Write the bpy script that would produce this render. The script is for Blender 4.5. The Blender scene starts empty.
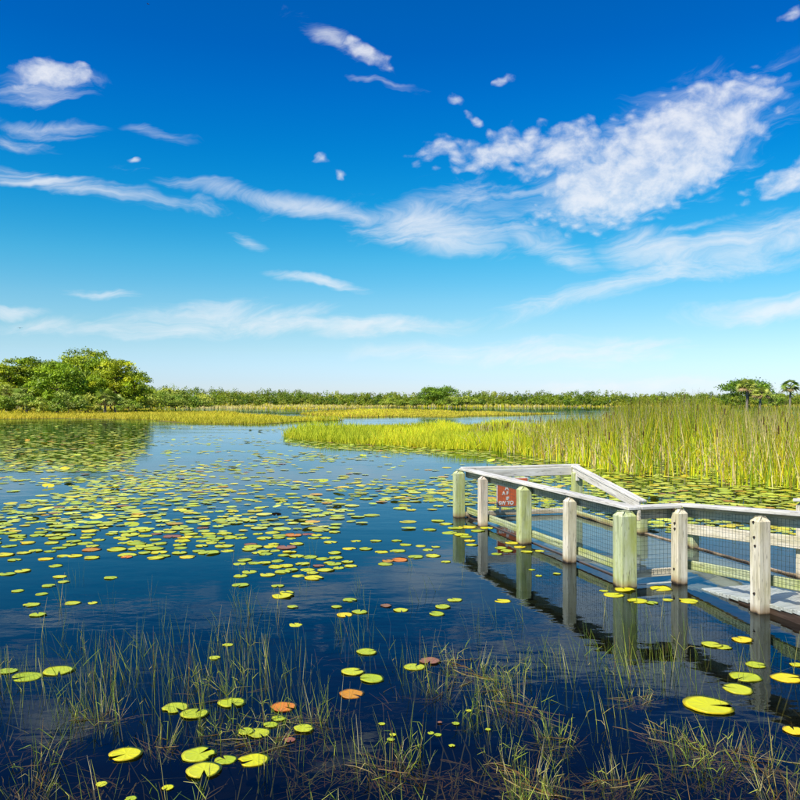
import bpy, bmesh, math, random
import numpy as np
from mathutils import Vector, Matrix
R = math.radians
random.seed(11); rng = np.random.default_rng(11)
scene = bpy.context.scene
COL = scene.collection

# ------------------------------------------------------------------ camera
EYE = 2.0                                   # eye height above the water
cam_d = bpy.data.cameras.new('camera'); cam_d.lens = 36; cam_d.sensor_width = 36
cam_d.clip_start = 0.1; cam_d.clip_end = 20000
cam = bpy.data.objects.new('camera', cam_d); COL.objects.link(cam)
cam.location = (0, 0, EYE); cam.rotation_euler = (R(90), 0, 0)
scene.camera = cam

# ------------------------------------------------------------------ light
SUN_DIR = Vector((-0.62, -0.60, 0.95)).normalized()          # towards the sun: behind the viewer, to the left
SUN_EL = math.asin(SUN_DIR.z); SUN_AZ = math.atan2(SUN_DIR.x, SUN_DIR.y)
sun_d = bpy.data.lights.new('sun', 'SUN'); sun_d.energy = 4.6; sun_d.angle = R(0.5); sun_d.color = (1.0, 0.95, 0.86)
sun = bpy.data.objects.new('sun', sun_d); COL.objects.link(sun)
sun.rotation_euler = (-SUN_DIR).to_track_quat('-Z', 'Y').to_euler(); sun.location = SUN_DIR * 60
scene.view_settings.view_transform = 'Standard'; scene.view_settings.look = 'None'
scene.view_settings.exposure = 0.5; scene.view_settings.gamma = 1.0
scene.cycles.max_bounces = 6; scene.cycles.diffuse_bounces = 2; scene.cycles.glossy_bounces = 3; scene.cycles.transmission_bounces = 3; scene.cycles.transparent_max_bounces = 10
scene.cycles.caustics_reflective = False; scene.cycles.caustics_refractive = False

# ------------------------------------------------------------------ sky with clouds
world = bpy.data.worlds.new('World'); scene.world = world; world.use_nodes = True
wt = world.node_tree; wn = wt.nodes; wl = wt.links; wn.clear()

def wnode(t, **kw):
    n = wn.new(t)
    for k, v in kw.items(): setattr(n, k, v)
    return n
def wmath(op, a, b=None, c=None, clamp=False):
    n = wn.new('ShaderNodeMath'); n.operation = op; n.use_clamp = clamp
    for i, v in enumerate((a, b, c)):
        if v is None: continue
        if isinstance(v, (int, float)): n.inputs[i].default_value = v
        else: wl.new(v, n.inputs[i])
    return n.outputs[0]
def wrange(v, a, b, c, d, interp='SMOOTHSTEP'):
    n = wn.new('ShaderNodeMapRange'); n.interpolation_type = interp
    wl.new(v, n.inputs[0])
    for i, x in enumerate((a, b, c, d)): n.inputs[i + 1].default_value = x
    return n.outputs[0]

sky = wnode('ShaderNodeTexSky', sky_type='NISHITA', sun_disc=False)
sky.sun_elevation = SUN_EL; sky.sun_rotation = SUN_AZ
sky.altitude = 0; sky.air_density = 1.0; sky.dust_density = 0.35; sky.ozone_density = 3.0
tc = wnode('ShaderNodeTexCoord')
sep = wnode('ShaderNodeSeparateXYZ'); wl.new(tc.outputs['Generated'], sep.inputs[0])
az = wmath('ARCTAN2', sep.outputs[0], sep.outputs[1])
el = wmath('ARCSINE', sep.outputs[2])
comb = wnode('ShaderNodeCombineXYZ'); wl.new(az, comb.inputs[0]); wl.new(el, comb.inputs[1])
# depth of the blue, the whole dome round: bleached at the horizon, deep overhead
hs = wnode('ShaderNodeHueSaturation'); hs.inputs['Saturation'].default_value = 1.5; hs.inputs['Value'].default_value = 1.0
wl.new(sky.outputs[0], hs.inputs['Color'])
grade = wnode('ShaderNodeValToRGB'); cr = grade.color_ramp
elev_f = wmath('DIVIDE', el, math.pi / 2); wl.new(elev_f, grade.inputs[0])
GR = [(0.0000, (0.821, 0.973, 1.620)), (0.0159, (0.771, 0.904, 1.404)), (0.0262, (0.803, 0.910, 1.251)), (0.0389, (0.827, 0.901, 1.055)), (0.0556, (0.877, 0.949, 0.959)), (0.0792, (0.859, 1.028, 0.966)), (0.1103, (0.593, 1.089, 0.983)), (0.1303, (0.374, 1.050, 0.988)), (0.1560, (0.154, 1.009, 1.013)), (0.1928, (0.052, 0.918, 1.038)), (0.2284, (0.028, 0.829, 1.057)), (0.2625, (0.013, 0.723, 1.018)), (0.2926, (0.010, 0.720, 1.002)), (1.0000, (0.009, 0.684, 0.951))]
while len(cr.elements) < len(GR): cr.elements.new(0.5)
for e, (p, c) in zip(cr.elements, GR): e.position = p; e.color = (*c, 1)
mul = wnode('ShaderNodeMix', data_type='RGBA', blend_type='MULTIPLY'); mul.inputs['Factor'].default_value = 1
wl.new(hs.outputs[0], mul.inputs['A']); wl.new(grade.outputs[0], mul.inputs['B'])

def noise(vec, scale, detail=5, rough=0.55, stretch=None, dist=0.0):
    m = wnode('ShaderNodeMapping')
    wl.new(vec, m.inputs[0])
    m.inputs['Scale'].default_value = stretch if stretch else (1, 1, 1)
    n = wnode('ShaderNodeTexNoise', noise_dimensions='2D'); n.inputs['Scale'].default_value = scale
    n.inputs['Detail'].default_value = detail; n.inputs['Roughness'].default_value = rough
    n.inputs['Distortion'].default_value = dist
    wl.new(m.outputs[0], n.inputs['Vector'])
    return n
wn1 = noise(comb.outputs[0], 9, 4, 0.6)
sub = wnode('ShaderNodeVectorMath', operation='SUBTRACT'); wl.new(wn1.outputs['Color'], sub.inputs[0]); sub.inputs[1].default_value = (.5, .5, .5)
sc = wnode('ShaderNodeVectorMath', operation='SCALE'); wl.new(sub.outputs[0], sc.inputs[0]); sc.inputs['Scale'].default_value = 0.030
wadd = wnode('ShaderNodeVectorMath', operation='ADD'); wl.new(comb.outputs[0], wadd.inputs[0]); wl.new(sc.outputs[0], wadd.inputs[1])

def ae(px, py):                              # direction of a cloud, as azimuth and elevation
    a = math.atan2(px - 400, 800); e = math.atan2((400 - py) * math.cos(a), 800)
    return a, e
def blobs(lst, kr):
    acc = None
    for (px, py, rx, ry, ang, amp) in lst:
        a, e = ae(px, py)
        m = wnode('ShaderNodeTexGradient', gradient_type='SPHERICAL'); wl.new(wadd.outputs[0], m.inputs[0])
        tm = m.texture_mapping; tm.vector_type = 'TEXTURE'; tm.translation = (a, e, 0); tm.rotation = (0, 0, R(ang)); tm.scale = (rx * kr / 800, ry * kr / 800, 1)
        v = m.outputs['Fac']
        if acc is None: acc = wmath('MULTIPLY', v, amp); continue
        v = wmath('MULTIPLY', v, amp)
        acc = v if acc is None else wmath('MAXIMUM', acc, v)
    return wmath('MULTIPLY', acc, wmath('SUBTRACT', 1.9, acc))
PUFF = [(655, 160, 140, 56, 24, 1.35), (600, 186, 75, 40, 14, 1.3), (705, 132, 90, 42, 26, 1.0), (560, 152, 80, 34, 8, .80), (500, 152, 95, 30, 6, .70),
        (440, 150, 40, 18, 6, .55), (722, 100, 60, 20, 22, .66), (54, 76, 44, 18, 3, 1.2), (36, 88, 40, 10, 8, .6),
        (362, 50, 42, 12, -28, .72), (503, 80, 15, 7, 14, .7), (320, 162, 12, 8, 20, .62), (340, 174, 10, 7, 0, .55),
        (790, 178, 52, 18, 16, .8), (452, 98, 20, 6, -10, .55), (474, 120, 20, 7, -40, .48), (134, 160, 10, 4, 0, .45), (770, 98, 28, 10, 10, .6), (795, 10, 16, 8, 0, .6)]
WISP = [(90, 190, 190, 12, -4, .66), (40, 178, 70, 9, -8, .55), (30, 126, 80, 12, 0, .48), (12, 142, 50, 9, -4, .42), (310, 207, 190, 14, -8, .66), (430, 226, 130, 30, -4, .80),
        (545, 240, 90, 24, -30, .66), (480, 198, 170, 36, 6, .36), (610, 290, 190, 17, 14, .74), (665, 252, 80, 30, -6, .72), (745, 246, 130, 34, 9, .78),
        (785, 306, 120, 18, 4, .80), (225, 321, 150, 22, 2, .85), (380, 325, 180, 15, 1, .76), (520, 353, 200, 17, 0, .86), (318, 283, 58, 8, -8, .66),
        (100, 294, 46, 7, -3, .5), (8, 310, 44, 9, 0, .7), (90, 328, 120, 12, 0, .52), (460, 324, 60, 9, 10, .52), (640, 384, 170, 12, 0, .55),
        (248, 242, 34, 9, -24, .42), (335, 38, 70, 14, -24, .42), (390, 82, 50, 6, -8, .40), (170, 136, 60, 8, -8, .42), (690, 226, 70, 6, 10, .5) , (640, 165, 190, 66, 20, .62), (40, 86, 60, 20, 8, .55), (560, 160, 90, 26, 6, .42)]
nz_puff = noise(wadd.outputs[0], 34, 5, 0.62, (1, 1.5, 1))
vor = wnode('ShaderNodeTexVoronoi', feature='SMOOTH_F1', voronoi_dimensions='2D'); vm = wnode('ShaderNodeMapping'); vm.inputs['Scale'].default_value = (52, 84, 1)
vm.inputs['Rotation'].default_value = (0, 0, R(-18))
vor.inputs['Scale'].default_value = 1; vor.inputs['Smoothness'].default_value = .5
wl.new(wadd.outputs[0], vm.inputs[0]); wl.new(vm.outputs[0], vor.inputs['Vector'])
wm = wnode('ShaderNodeMapping'); wm.inputs['Rotation'].default_value = (0, 0, R(-7)); wl.new(wadd.outputs[0], wm.inputs[0])
nz_wisp = noise(wm.outputs[0], 6, 6, 0.66, (1.2, 5.5, 1), 0.6)
# elsewhere in the sky the same kind of thin cloud goes on
nz_far = noise(wadd.outputs[0], 2.2, 4, 0.6, (1, 3.4, 1), 0.3)
away = wrange(wmath('ABSOLUTE', az), 0.50, 0.75, 0, 1)
low = wrange(el, 0.0, 0.06, 0, 1)
hi = wrange(el, 1.0, 1.35, 1, 0)
above = wrange(el, 0.70, 0.95, 0, 1)
gen = wmath('MULTIPLY', wmath('MULTIPLY', wrange(nz_far.outputs[0], .52, .78, 0, .8), wmath('MAXIMUM', away, above)), wmath('MULTIPLY', low, hi))

bp = blobs(PUFF, 1.0)
pn = wmath('ADD', wmath('MULTIPLY', wmath('SUBTRACT', nz_puff.outputs[0], .5), 1.9), wmath('MULTIPLY', wmath('SUBTRACT', .42, vor.outputs['Distance']), wrange(bp, .42, .85, 1.35, .10)))
puff = wmath('MULTIPLY', wrange(wmath('ADD', wmath('SUBTRACT', bp, .30), wmath('MULTIPLY', pn, .46)), 0.0, .80, 0, 1), wrange(bp, 0.0, .22, 0, 1))
bw = blobs(WISP, 1.1)
wi = wmath('ADD', wmath('SUBTRACT', bw, .32), wmath('MULTIPLY', wmath('SUBTRACT', nz_wisp.outputs[0], .5), 1.35))
wisp = wmath('MULTIPLY', wrange(wi, -.08, .85, 0, .95), wrange(bw, 0.0, .22, 0, 1))
cov = wmath('MAXIMUM', wmath('MAXIMUM', wmath('MULTIPLY', puff, .82), wmath('MULTIPLY', wisp, .74)), gen)
cmix = wnode('ShaderNodeMix', data_type='RGBA')
cc = wnode('ShaderNodeValToRGB'); wl.new(wrange(nz_puff.outputs[0], .3, .7, 0, 1), cc.inputs[0])
CLOUD = 7.0
cc.color_ramp.elements[0].color = (.90, .93, .97, 1); cc.color_ramp.elements[1].color = (.97, .98, 1, 1)
csc = wnode('ShaderNodeVectorMath', operation='SCALE'); csc.inputs['Scale'].default_value = CLOUD; wl.new(cc.outputs[0], csc.inputs[0])
wl.new(cov, cmix.inputs['Factor']); wl.new(mul.outputs['Result'], cmix.inputs['A']); wl.new(csc.outputs[0], cmix.inputs['B'])
bg = wnode('ShaderNodeBackground'); bg.inputs['Strength'].default_value = 0.10
wl.new(cmix.outputs['Result'], bg.inputs['Color'])
world.cycles.sampling_method = 'MANUAL'; world.cycles.sample_map_resolution = 512
wo = wnode('ShaderNodeOutputWorld'); wl.new(bg.outputs[0], wo.inputs[0])

# ------------------------------------------------------------------ helpers
def g(px, py, z=0.0):                        # a point on the level z, seen along that line of sight
    Y = 800 * (EYE - z) / (py - 400); return (px - 400) * Y / 800, Y
def tag(o, label=None, cat=None, group=None, kind=None):
    if label: o['label'] = label
    if cat: o['category'] = cat
    if group: o['group'] = group
    if kind: o['kind'] = kind
    return o
def link(name, data, parent=None, loc=None):
    o = bpy.data.objects.new(name, data); COL.objects.link(o)
    if parent is not None: o.parent = parent
    if loc is not None: o.location = loc
    return o
def empty(name, loc):
    o = link(name, None, None, loc); o.empty_display_size = .3; return o
def mesh_np(name, V, F, mats, C=None, smooth=False, MI=None):
    V = np.asarray(V, dtype=np.float32); F = np.asarray(F, dtype=np.int32)
    me = bpy.data.meshes.new(name); n = F.shape[1]
    me.vertices.add(len(V)); me.vertices.foreach_set('co', V.ravel())
    me.loops.add(F.size); me.loops.foreach_set('vertex_index', F.ravel())
    me.polygons.add(len(F)); me.polygons.foreach_set('loop_start', np.arange(0, F.size, n, dtype=np.int32))
    if MI is not None: me.polygons.foreach_set('material_index', np.asarray(MI, dtype=np.int32))
    if C is not None:
        C = np.asarray(C, dtype=np.float32); C4 = np.ones((len(V), 4), np.float32); C4[:, :3] = C
        at = me.attributes.new('col', 'FLOAT_COLOR', 'POINT'); at.data.foreach_set('color', C4.ravel())
    if smooth: me.polygons.foreach_set('use_smooth', np.ones(len(F), dtype=bool))
    for m in (mats if isinstance(mats, (list, tuple)) else [mats]): me.materials.append(m)
    me.update(); me.validate(); return me
def copy_tree(o, parent=None):
    c = o.copy(); COL.objects.link(c); c.parent = parent
    for ch in o.children: copy_tree(ch, c)
    return c

# ------------------------------------------------------------------ materials
def newmat(name):
    m = bpy.data.materials.new(name); m.use_nodes = True
    nt = m.node_tree; nt.nodes.clear(); return m, nt.nodes, nt.links
def principled(nodes, **kw):
    b = nodes.new('ShaderNodeBsdfPrincipled')
    for k, v in kw.items(): b.inputs[k.replace('_', ' ')].default_value = v
    return b
def ramp(nodes, links, fac, stops):
    r = nodes.new('ShaderNodeValToRGB')
    while len(r.color_ramp.elements) < len(stops): r.color_ramp.elements.new(.5)
    for e, (p, c) in zip(r.color_ramp.elements, stops): e.position = p; e.color = (*c, 1)
    links.new(fac, r.inputs[0]); return r.outputs[0]
def tnoise(nodes, links, vec, scale, detail=4, rough=.55, stretch=None):
    n = nodes.new('ShaderNodeTexNoise'); n.inputs['Scale'].default_value = scale
    n.inputs['Detail'].default_value = detail; n.inputs['Roughness'].default_value = rough
    if stretch:
        mp = nodes.new('ShaderNodeMapping'); mp.inputs['Scale'].default_value = stretch
        links.new(vec, mp.inputs[0]); vec = mp.outputs[0]
    links.new(vec, n.inputs['Vector']); return n.outputs[0]
def mixc(nodes, links, fac, a, b, mode='MIX'):
    m = nodes.new('ShaderNodeMix'); m.data_type = 'RGBA'; m.blend_type = mode
    for v, s in ((fac, 'Factor'), (a, 'A'), (b, 'B')):
        if isinstance(v, (int, float)): m.inputs[s].default_value = v
        elif isinstance(v, tuple): m.inputs[s].default_value = (*v, 1)
        else: links.new(v, m.inputs[s])
    return m.outputs['Result']

def foliage_mat(name, trans=.35, rough=.55, spec=.25, hue_rand=.0):
    m, n, l = newmat(name)
    at = n.new('ShaderNodeAttribute'); at.attribute_name = 'col'
    oi = n.new('ShaderNodeObjectInfo')
    hsv = n.new('ShaderNodeHueSaturation'); l.new(at.outputs['Color'], hsv.inputs['Color'])
    mr = n.new('ShaderNodeMapRange'); l.new(oi.outputs['Random'], mr.inputs[0])
    mr.inputs[3].default_value = .78; mr.inputs[4].default_value = 1.2; l.new(mr.outputs[0], hsv.inputs['Value'])
    mr2 = n.new('ShaderNodeMapRange'); l.new(oi.outputs['Random'], mr2.inputs[0])
    mr2.inputs[3].default_value = .5 + hue_rand; mr2.inputs[4].default_value = .5 - hue_rand; l.new(mr2.outputs[0], hsv.inputs['Hue'])
    b = principled(n, Roughness=rough); b.inputs['Specular IOR Level'].default_value = spec
    l.new(hsv.outputs[0], b.inputs['Base Color'])
    t = n.new('ShaderNodeBsdfTranslucent'); l.new(hsv.outputs[0], t.inputs[0])
    mx = n.new('ShaderNodeMixShader'); mx.inputs[0].default_value = trans
    l.new(b.outputs[0], mx.inputs[1]); l.new(t.outputs[0], mx.inputs[2])
    o = n.new('ShaderNodeOutputMaterial'); l.new(mx.outputs[0], o.inputs[0]); return m
M_LEAF = foliage_mat('tree_leaves', .30, .5, .3, .018)
M_GRASS = foliage_mat('marsh_grass', .35, .6, .2)
M_RUSH = foliage_mat('rush_stems', .25, .45, .35, .012)

def simple_mat(name, stops, scale, stretch, rough=.85, bump=.4, coord='Object', spec=.3):
    m, n, l = newmat(name)
    tcx = n.new('ShaderNodeTexCoord'); f = tnoise(n, l, tcx.outputs[coord], scale, 6, .62, stretch)
    b = principled(n, Roughness=rough); b.inputs['Specular IOR Level'].default_value = spec; l.new(ramp(n, l, f, stops), b.inputs['Base Color'])
    bp_ = n.new('ShaderNodeBump'); bp_.inputs['Strength'].default_value = bump; bp_.inputs['Distance'].default_value = .02
    l.new(f, bp_.inputs['Height']); l.new(bp_.outputs[0], b.inputs['Normal'])
    o = n.new('ShaderNodeOutputMaterial'); l.new(b.outputs[0], o.inputs[0]); return m
M_BARK = simple_mat('bark', [(.3, (.07, .05, .035)), (.7, (.20, .15, .11))], 6, (1, 1, .25))
M_PALMBARK = simple_mat('palm_bark', [(.3, (.16, .13, .10)), (.7, (.34, .29, .23))], 8, (1, 1, 3))
M_SOIL = simple_mat('marsh_soil', [(.3, (.10, .08, .02)), (.55, (.20, .17, .03)), (.8, (.30, .24, .06))], .5, (1, 1, 1), .95, .3)
M_BED = simple_mat('peat_bed', [(.35, (.002, .002, .003)), (.7, (.007, .006, .004))], 1.3, (1, 1, 1), 1.0, .5, 'Object', 0.0)

# weathered, once white painted timber: x runs along the grain
def wood_mat(name, base, pale, algae, algae_amt, wet=False, tide=1.0):
    m, n, l = newmat(name)
    tcx = n.new('ShaderNodeTexCoord'); ob = tcx.outputs['Object']
    oi = n.new('ShaderNodeObjectInfo')
    va = n.new('ShaderNodeVectorMath'); va.operation = 'ADD'
    vs = n.new('ShaderNodeCombineXYZ'); mu = n.new('ShaderNodeMath'); mu.operation = 'MULTIPLY'; mu.inputs[1].default_value = 37
    l.new(oi.outputs['Random'], mu.inputs[0]); l.new(mu.outputs[0], vs.inputs[0]); l.new(mu.outputs[0], vs.inputs[1])
    l.new(ob, va.inputs[0]); l.new(vs.outputs[0], va.inputs[1]); v = va.outputs[0]
    grain = tnoise(n, l, v, 28, 6, .65, (.07, 1, 1))
    blot = tnoise(n, l, v, 5, 5, .6, (.4, 1, 1))
    c = ramp(n, l, grain, [(.30, tuple(x * .42 for x in base)), (.46, base), (.66, pale)])
    af = n.new('ShaderNodeMapRange'); af.inputs[1].default_value = .42; af.inputs[2].default_value = .66
    af.inputs[4].default_value = algae_amt; l.new(blot, af.inputs[0])
    c = mixc(n, l, af.outputs[0], c, algae, 'MIX')
    st = tnoise(n, l, v, 9, 4, .7, (.10, 1.2, 1.2))                # grey run marks down the grain
    sg_ = n.new('ShaderNodeMapRange'); sg_.inputs[1].default_value = .54; sg_.inputs[2].default_value = .70; sg_.inputs[4].default_value = .55
    l.new(st, sg_.inputs[0]); c = mixc(n, l, sg_.outputs[0], c, tuple(x * .5 for x in base))
    # small dark specks, nail rust and cracks
    sp = tnoise(n, l, v, 60, 3, .6, (.12, 1, 1))
    sf = n.new('ShaderNodeMapRange'); sf.inputs[1].default_value = .60; sf.inputs[2].default_value = .68; sf.inputs[4].default_value = .7
    l.new(sp, sf.inputs[0]); c = mixc(n, l, sf.outputs[0], c, (.10, .085, .06))
    # tide line: rust brown and black slime just above the water
    geo = n.new('ShaderNodeNewGeometry'); sx = n.new('ShaderNodeSeparateXYZ'); l.new(geo.outputs['Position'], sx.inputs[0])
    jit = n.new('ShaderNodeMath'); jit.operation = 'MULTIPLY_ADD'; jit.inputs[1].default_value = -.12; l.new(blot, jit.inputs[0]); l.new(sx.outputs[2], jit.inputs[2])
    t1 = n.new('ShaderNodeMapRange'); t1.inputs[1].default_value = .03; t1.inputs[2].default_value = -.05; l.new(jit.outputs[0], t1.inputs[0]); t1.inputs[4].default_value = .8 * tide
    c = mixc(n, l, t1.outputs[0], c, (.24, .13, .045))
    t2 = n.new('ShaderNodeMapRange'); t2.inputs[1].default_value = -.035; t2.inputs[2].default_value = -.065; l.new(jit.outputs[0], t2.inputs[0]); t2.inputs[4].default_value = tide
    c = mixc(n, l, t2.outputs[0], c, (.02, .012, .008))
    b = principled(n, Roughness=.28 if wet else .78); l.new(c, b.inputs['Base Color'])
    bp_ = n.new('ShaderNodeBump'); bp_.inputs['Strength'].default_value = .5; bp_.inputs['Distance'].default_value = .004
    l.new(grain, bp_.inputs['Height']); l.new(bp_.outputs[0], b.inputs['Normal'])
    o = n.new('ShaderNodeOutputMaterial'); l.new(b.outputs[0], o.inputs[0]); return m
M_WHITE = wood_mat('weathered_white_timber', (.66, .58, .43), (.82, .75, .60), (.50, .44, .20), .6)
M_GREEN = wood_mat('algae_green_timber', (.48, .52, .27), (.62, .64, .42), (.40, .43, .09), .9)
M_PINK = wood_mat('bare_greyish_timber', (.64, .52, .40), (.80, .71, .58), (.54, .50, .32), .4)
M_RAIL = wood_mat('bleached_rail_timber', (.62, .58, .50), (.78, .75, .68), (.46, .42, .32), .45)
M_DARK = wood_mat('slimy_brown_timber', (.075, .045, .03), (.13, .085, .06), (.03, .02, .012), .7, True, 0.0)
M_DECK = wood_mat('wet_deck_timber', (.42, .43, .38), (.56, .57, .52), (.36, .38, .28), .5, True, 0.0)

def flat_mat(name, col, rough=.5, metal=0.0):
    m, n, l = newmat(name); b = principled(n, Roughness=rough, Metallic=metal)
    tcx = n.new('ShaderNodeTexCoord'); f = tnoise(n, l, tcx.outputs['Object'], 12, 4, .6)
    l.new(ramp(n, l, f, [(.3, tuple(x * .72 for x in col)), (.65, col)]), b.inputs['Base Color'])
    o = n.new('ShaderNodeOutputMaterial'); l.new(b.outputs[0], o.inputs[0]); return m
M_WIRE = flat_mat('green_coated_wire', (.035, .06, .05), .5)
M_BOLT = flat_mat('rusty_bolt', (.06, .04, .03), .6, .5)
M_SIGN = flat_mat('orange_red_sign_paint', (.62, .12, .03), .45)
M_SIGNW = flat_mat('sign_white', (.82, .80, .72), .5)
M_BIRD = flat_mat('dark_feathers', (.05, .05, .055), .8)

def pad_mat(name, a, b_, edge, edge_amt):
    m, n, l = newmat(name)
    tcx = n.new('ShaderNodeTexCoord'); oi = n.new('ShaderNodeObjectInfo')
    f = tnoise(n, l, tcx.outputs['Object'], 16, 5, .6)
    c = mixc(n, l, f, a, b_)
    at = n.new('ShaderNodeAttribute'); at.attribute_name = 'col'      # r: distance from the middle, g: vein
    s = n.new('ShaderNodeSeparateColor'); l.new(at.outputs['Color'], s.inputs[0])
    blot = tnoise(n, l, tcx.outputs['Object'], 9, 3, .6)
    ad = n.new('ShaderNodeMath'); ad.operation = 'MULTIPLY_ADD'; ad.inputs[1].default_value = .9; l.new(blot, ad.inputs[0]); l.new(s.outputs[0], ad.inputs[2])
    er = n.new('ShaderNodeMapRange'); er.inputs[1].default_value = 1.22; er.inputs[2].default_value = 1.5; er.inputs[4].default_value = edge_amt
    l.new(ad.outputs[0], er.inputs[0]); c = mixc(n, l, er.outputs[0], c, edge)
    hsv = n.new('ShaderNodeHueSaturation'); l.new(c, hsv.inputs['Color'])
    mr = n.new('ShaderNodeMapRange'); mr.inputs[3].default_value = .84; mr.inputs[4].default_value = 1.14; l.new(oi.outputs['Random'], mr.inputs[0]); l.new(mr.outputs[0], hsv.inputs['Value'])
    mr2 = n.new('ShaderNodeMapRange'); mr2.inputs[3].default_value = .515; mr2.inputs[4].default_value = .475; l.new(oi.outputs['Random'], mr2.inputs[0]); l.new(mr2.outputs[0], hsv.inputs['Hue'])
    b = principled(n, Roughness=.42); b.inputs['Specular IOR Level'].default_value = .35; l.new(hsv.outputs[0], b.inputs['Base Color'])
    bp_ = n.new('ShaderNodeBump'); bp_.inputs['Strength'].default_value = .35; bp_.inputs['Distance'].default_value = .004
    l.new(s.outputs[1], bp_.inputs['Height']); l.new(bp_.outputs[0], b.inputs['Normal'])
    t = n.new('ShaderNodeBsdfTranslucent'); l.new(hsv.outputs[0], t.inputs[0])
    mx = n.new('ShaderNodeMixShader'); mx.inputs[0].default_value = .12; l.new(b.outputs[0], mx.inputs[1]); l.new(t.outputs[0], mx.inputs[2])
    o = n.new('ShaderNodeOutputMaterial'); l.new(mx.outputs[0], o.inputs[0]); return m
PADM = {'g': pad_mat('lily_pad_green', (.46, .54, .02), (.58, .64, .03), (.50, .30, .02), .45),
        'y': pad_mat('lily_pad_yellow', (.70, .64, .01), (.78, .74, .02), (.72, .34, .02), .6),
        'o': pad_mat('lily_pad_orange', (.72, .34, .02), (.66, .20, .02), (.34, .09, .02), .9),
        'b': pad_mat('lily_pad_brown', (.30, .12, .05), (.36, .18, .09), (.14, .06, .03), .9)}

# ------------------------------------------------------------------ water, bed
def water_mat():
    m, n, l = newmat('pond_water')
    geo = n.new('ShaderNodeNewGeometry')
    a = tnoise(n, l, geo.outputs['Position'], 1.6, 3, .5, (1, 1.6, 1))
    b = tnoise(n, l, geo.outputs['Position'], .10, 3, .5, (1, 2.5, 1))
    c = tnoise(n, l, geo.outputs['Position'], 9.0, 2, .5, (1, 2.0, 1))
    gate = n.new('ShaderNodeMapRange'); gate.inputs[1].default_value = .48; gate.inputs[2].default_value = .66
    gate.inputs[3].default_value = .25; gate.inputs[4].default_value = 1.0; l.new(b, gate.inputs[0])
    ad = n.new('ShaderNodeMath'); ad.operation = 'MULTIPLY_ADD'; ad.inputs[1].default_value = .10; l.new(c, ad.inputs[0]); l.new(a, ad.inputs[2])
    h = n.new('ShaderNodeMath'); h.operation = 'MULTIPLY'; l.new(ad.outputs[0], h.inputs[0]); l.new(gate.outputs[0], h.inputs[1])
    bp_ = n.new('ShaderNodeBump'); bp_.inputs['Strength'].default_value = 1; bp_.inputs['Distance'].default_value = .009
    l.new(h.outputs[0], bp_.inputs['Height'])
    fr = n.new('ShaderNodeFresnel'); fr.inputs['IOR'].default_value = 1.27; l.new(bp_.outputs[0], fr.inputs['Normal'])
    gl = n.new('ShaderNodeBsdfGlossy'); gl.inputs['Roughness'].default_value = .02; gl.inputs['Color'].default_value = (.70, .88, 1, 1); l.new(bp_.outputs[0], gl.inputs['Normal'])
    tr = n.new('ShaderNodeBsdfTransparent'); tr.inputs[0].default_value = (.60, .62, .56, 1)
    mx = n.new('ShaderNodeMixShader'); l.new(fr.outputs[0], mx.inputs[0]); l.new(tr.outputs[0], mx.inputs[1]); l.new(gl.outputs[0], mx.inputs[2])
    o = n.new('ShaderNodeOutputMaterial'); l.new(mx.outputs[0], o.inputs[0]); return m
def sheet(name, z, half, mat):
    V = [(-half, -half, z), (half, -half, z), (half, half, z), (-half, half, z)]
    return tag(link(name, mesh_np(name, V, [(0, 1, 2, 3)], mat)), kind='structure')
sheet('water', 0, 6000, water_mat())
sheet('pond_bed', -.7, 6100, M_BED)

# ------------------------------------------------------------------ marsh banks: low land sheets with ragged edges
def bank(name, pts, z=.015):
    P = [Vector((*g(px, py), 0)) for px, py in pts]
    out = []
    for i, p in enumerate(P):
        q = P[(i + 1) % len(P)]; n = max(1, min(40, int((q - p).length / 2.5)))
        for k in range(n):
            t = p.lerp(q, k / n); dd = (q - p).normalized(); nn = Vector((-dd.y, dd.x, 0))
            out.append(t + nn * (random.uniform(-1, 1) * .012 * t.y if 0 < k else 0))
    bm = bmesh.new(); vs = [bm.verts.new((v.x, v.y, z)) for v in out]
    f = bm.faces.new(vs); f.normal_update()
    if f.normal.z < 0: f.normal_flip()
    r = bmesh.ops.extrude_face_region(bm, geom=[f])
    for v in r['geom']:
        if isinstance(v, bmesh.types.BMVert): v.co.z = z
    for v in vs:
        if v.is_valid: v.co.z = -.4
    bmesh.ops.triangulate(bm, faces=bm.faces[:])
    bmesh.ops.recalc_face_normals(bm, faces=bm.faces[:])
    me = bpy.data.meshes.new(name); bm.to_mesh(me); bm.free(); me.materials.append(M_SOIL)
    return tag(link(name, me), kind='structure')
BANK_LEFT = [(-150, 420), (-30, 419.5), (60, 418.5), (150, 420), (200, 424), (262, 424), (300, 421.5), (344, 420.5), (300, 418.6), (262, 416.0), (240, 414.6), (235, 412.6), (170, 411.4), (150, 409.5), (-150, 409.5)]
BANK_MID = [(300, 414.5), (345, 417.3), (388, 416.8), (455, 417.2), (470, 416.0), (520, 415), (560, 414), (460, 412.6), (420, 410.3), (360, 409.8), (320, 411)]
BANK_FAR = [(-300, 407.6), (160, 408.2), (238, 409.0), (300, 409.8), (330, 409.2), (365, 407.7), (420, 407.2), (520, 407.4), (640, 407.0), (1100, 407.2), (1100, 402.2), (-300, 402.2)]
bank('marsh_bank_left', BANK_LEFT); bank('marsh_bank_middle', BANK_MID); bank('far_meadow', BANK_FAR)
def inside(poly, px, py):
    poly = np.asarray(poly, float); r = np.zeros(len(px), bool); j = len(poly) - 1
    for i in range(len(poly)):
        xi, yi = poly[i]; xj, yj = poly[j]
        c = ((yi > py) != (yj > py)) & (px < (xj - xi) * (py - yi) / (yj - yi + 1e-12) + xi)
        r ^= c; j = i
    return r

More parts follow.
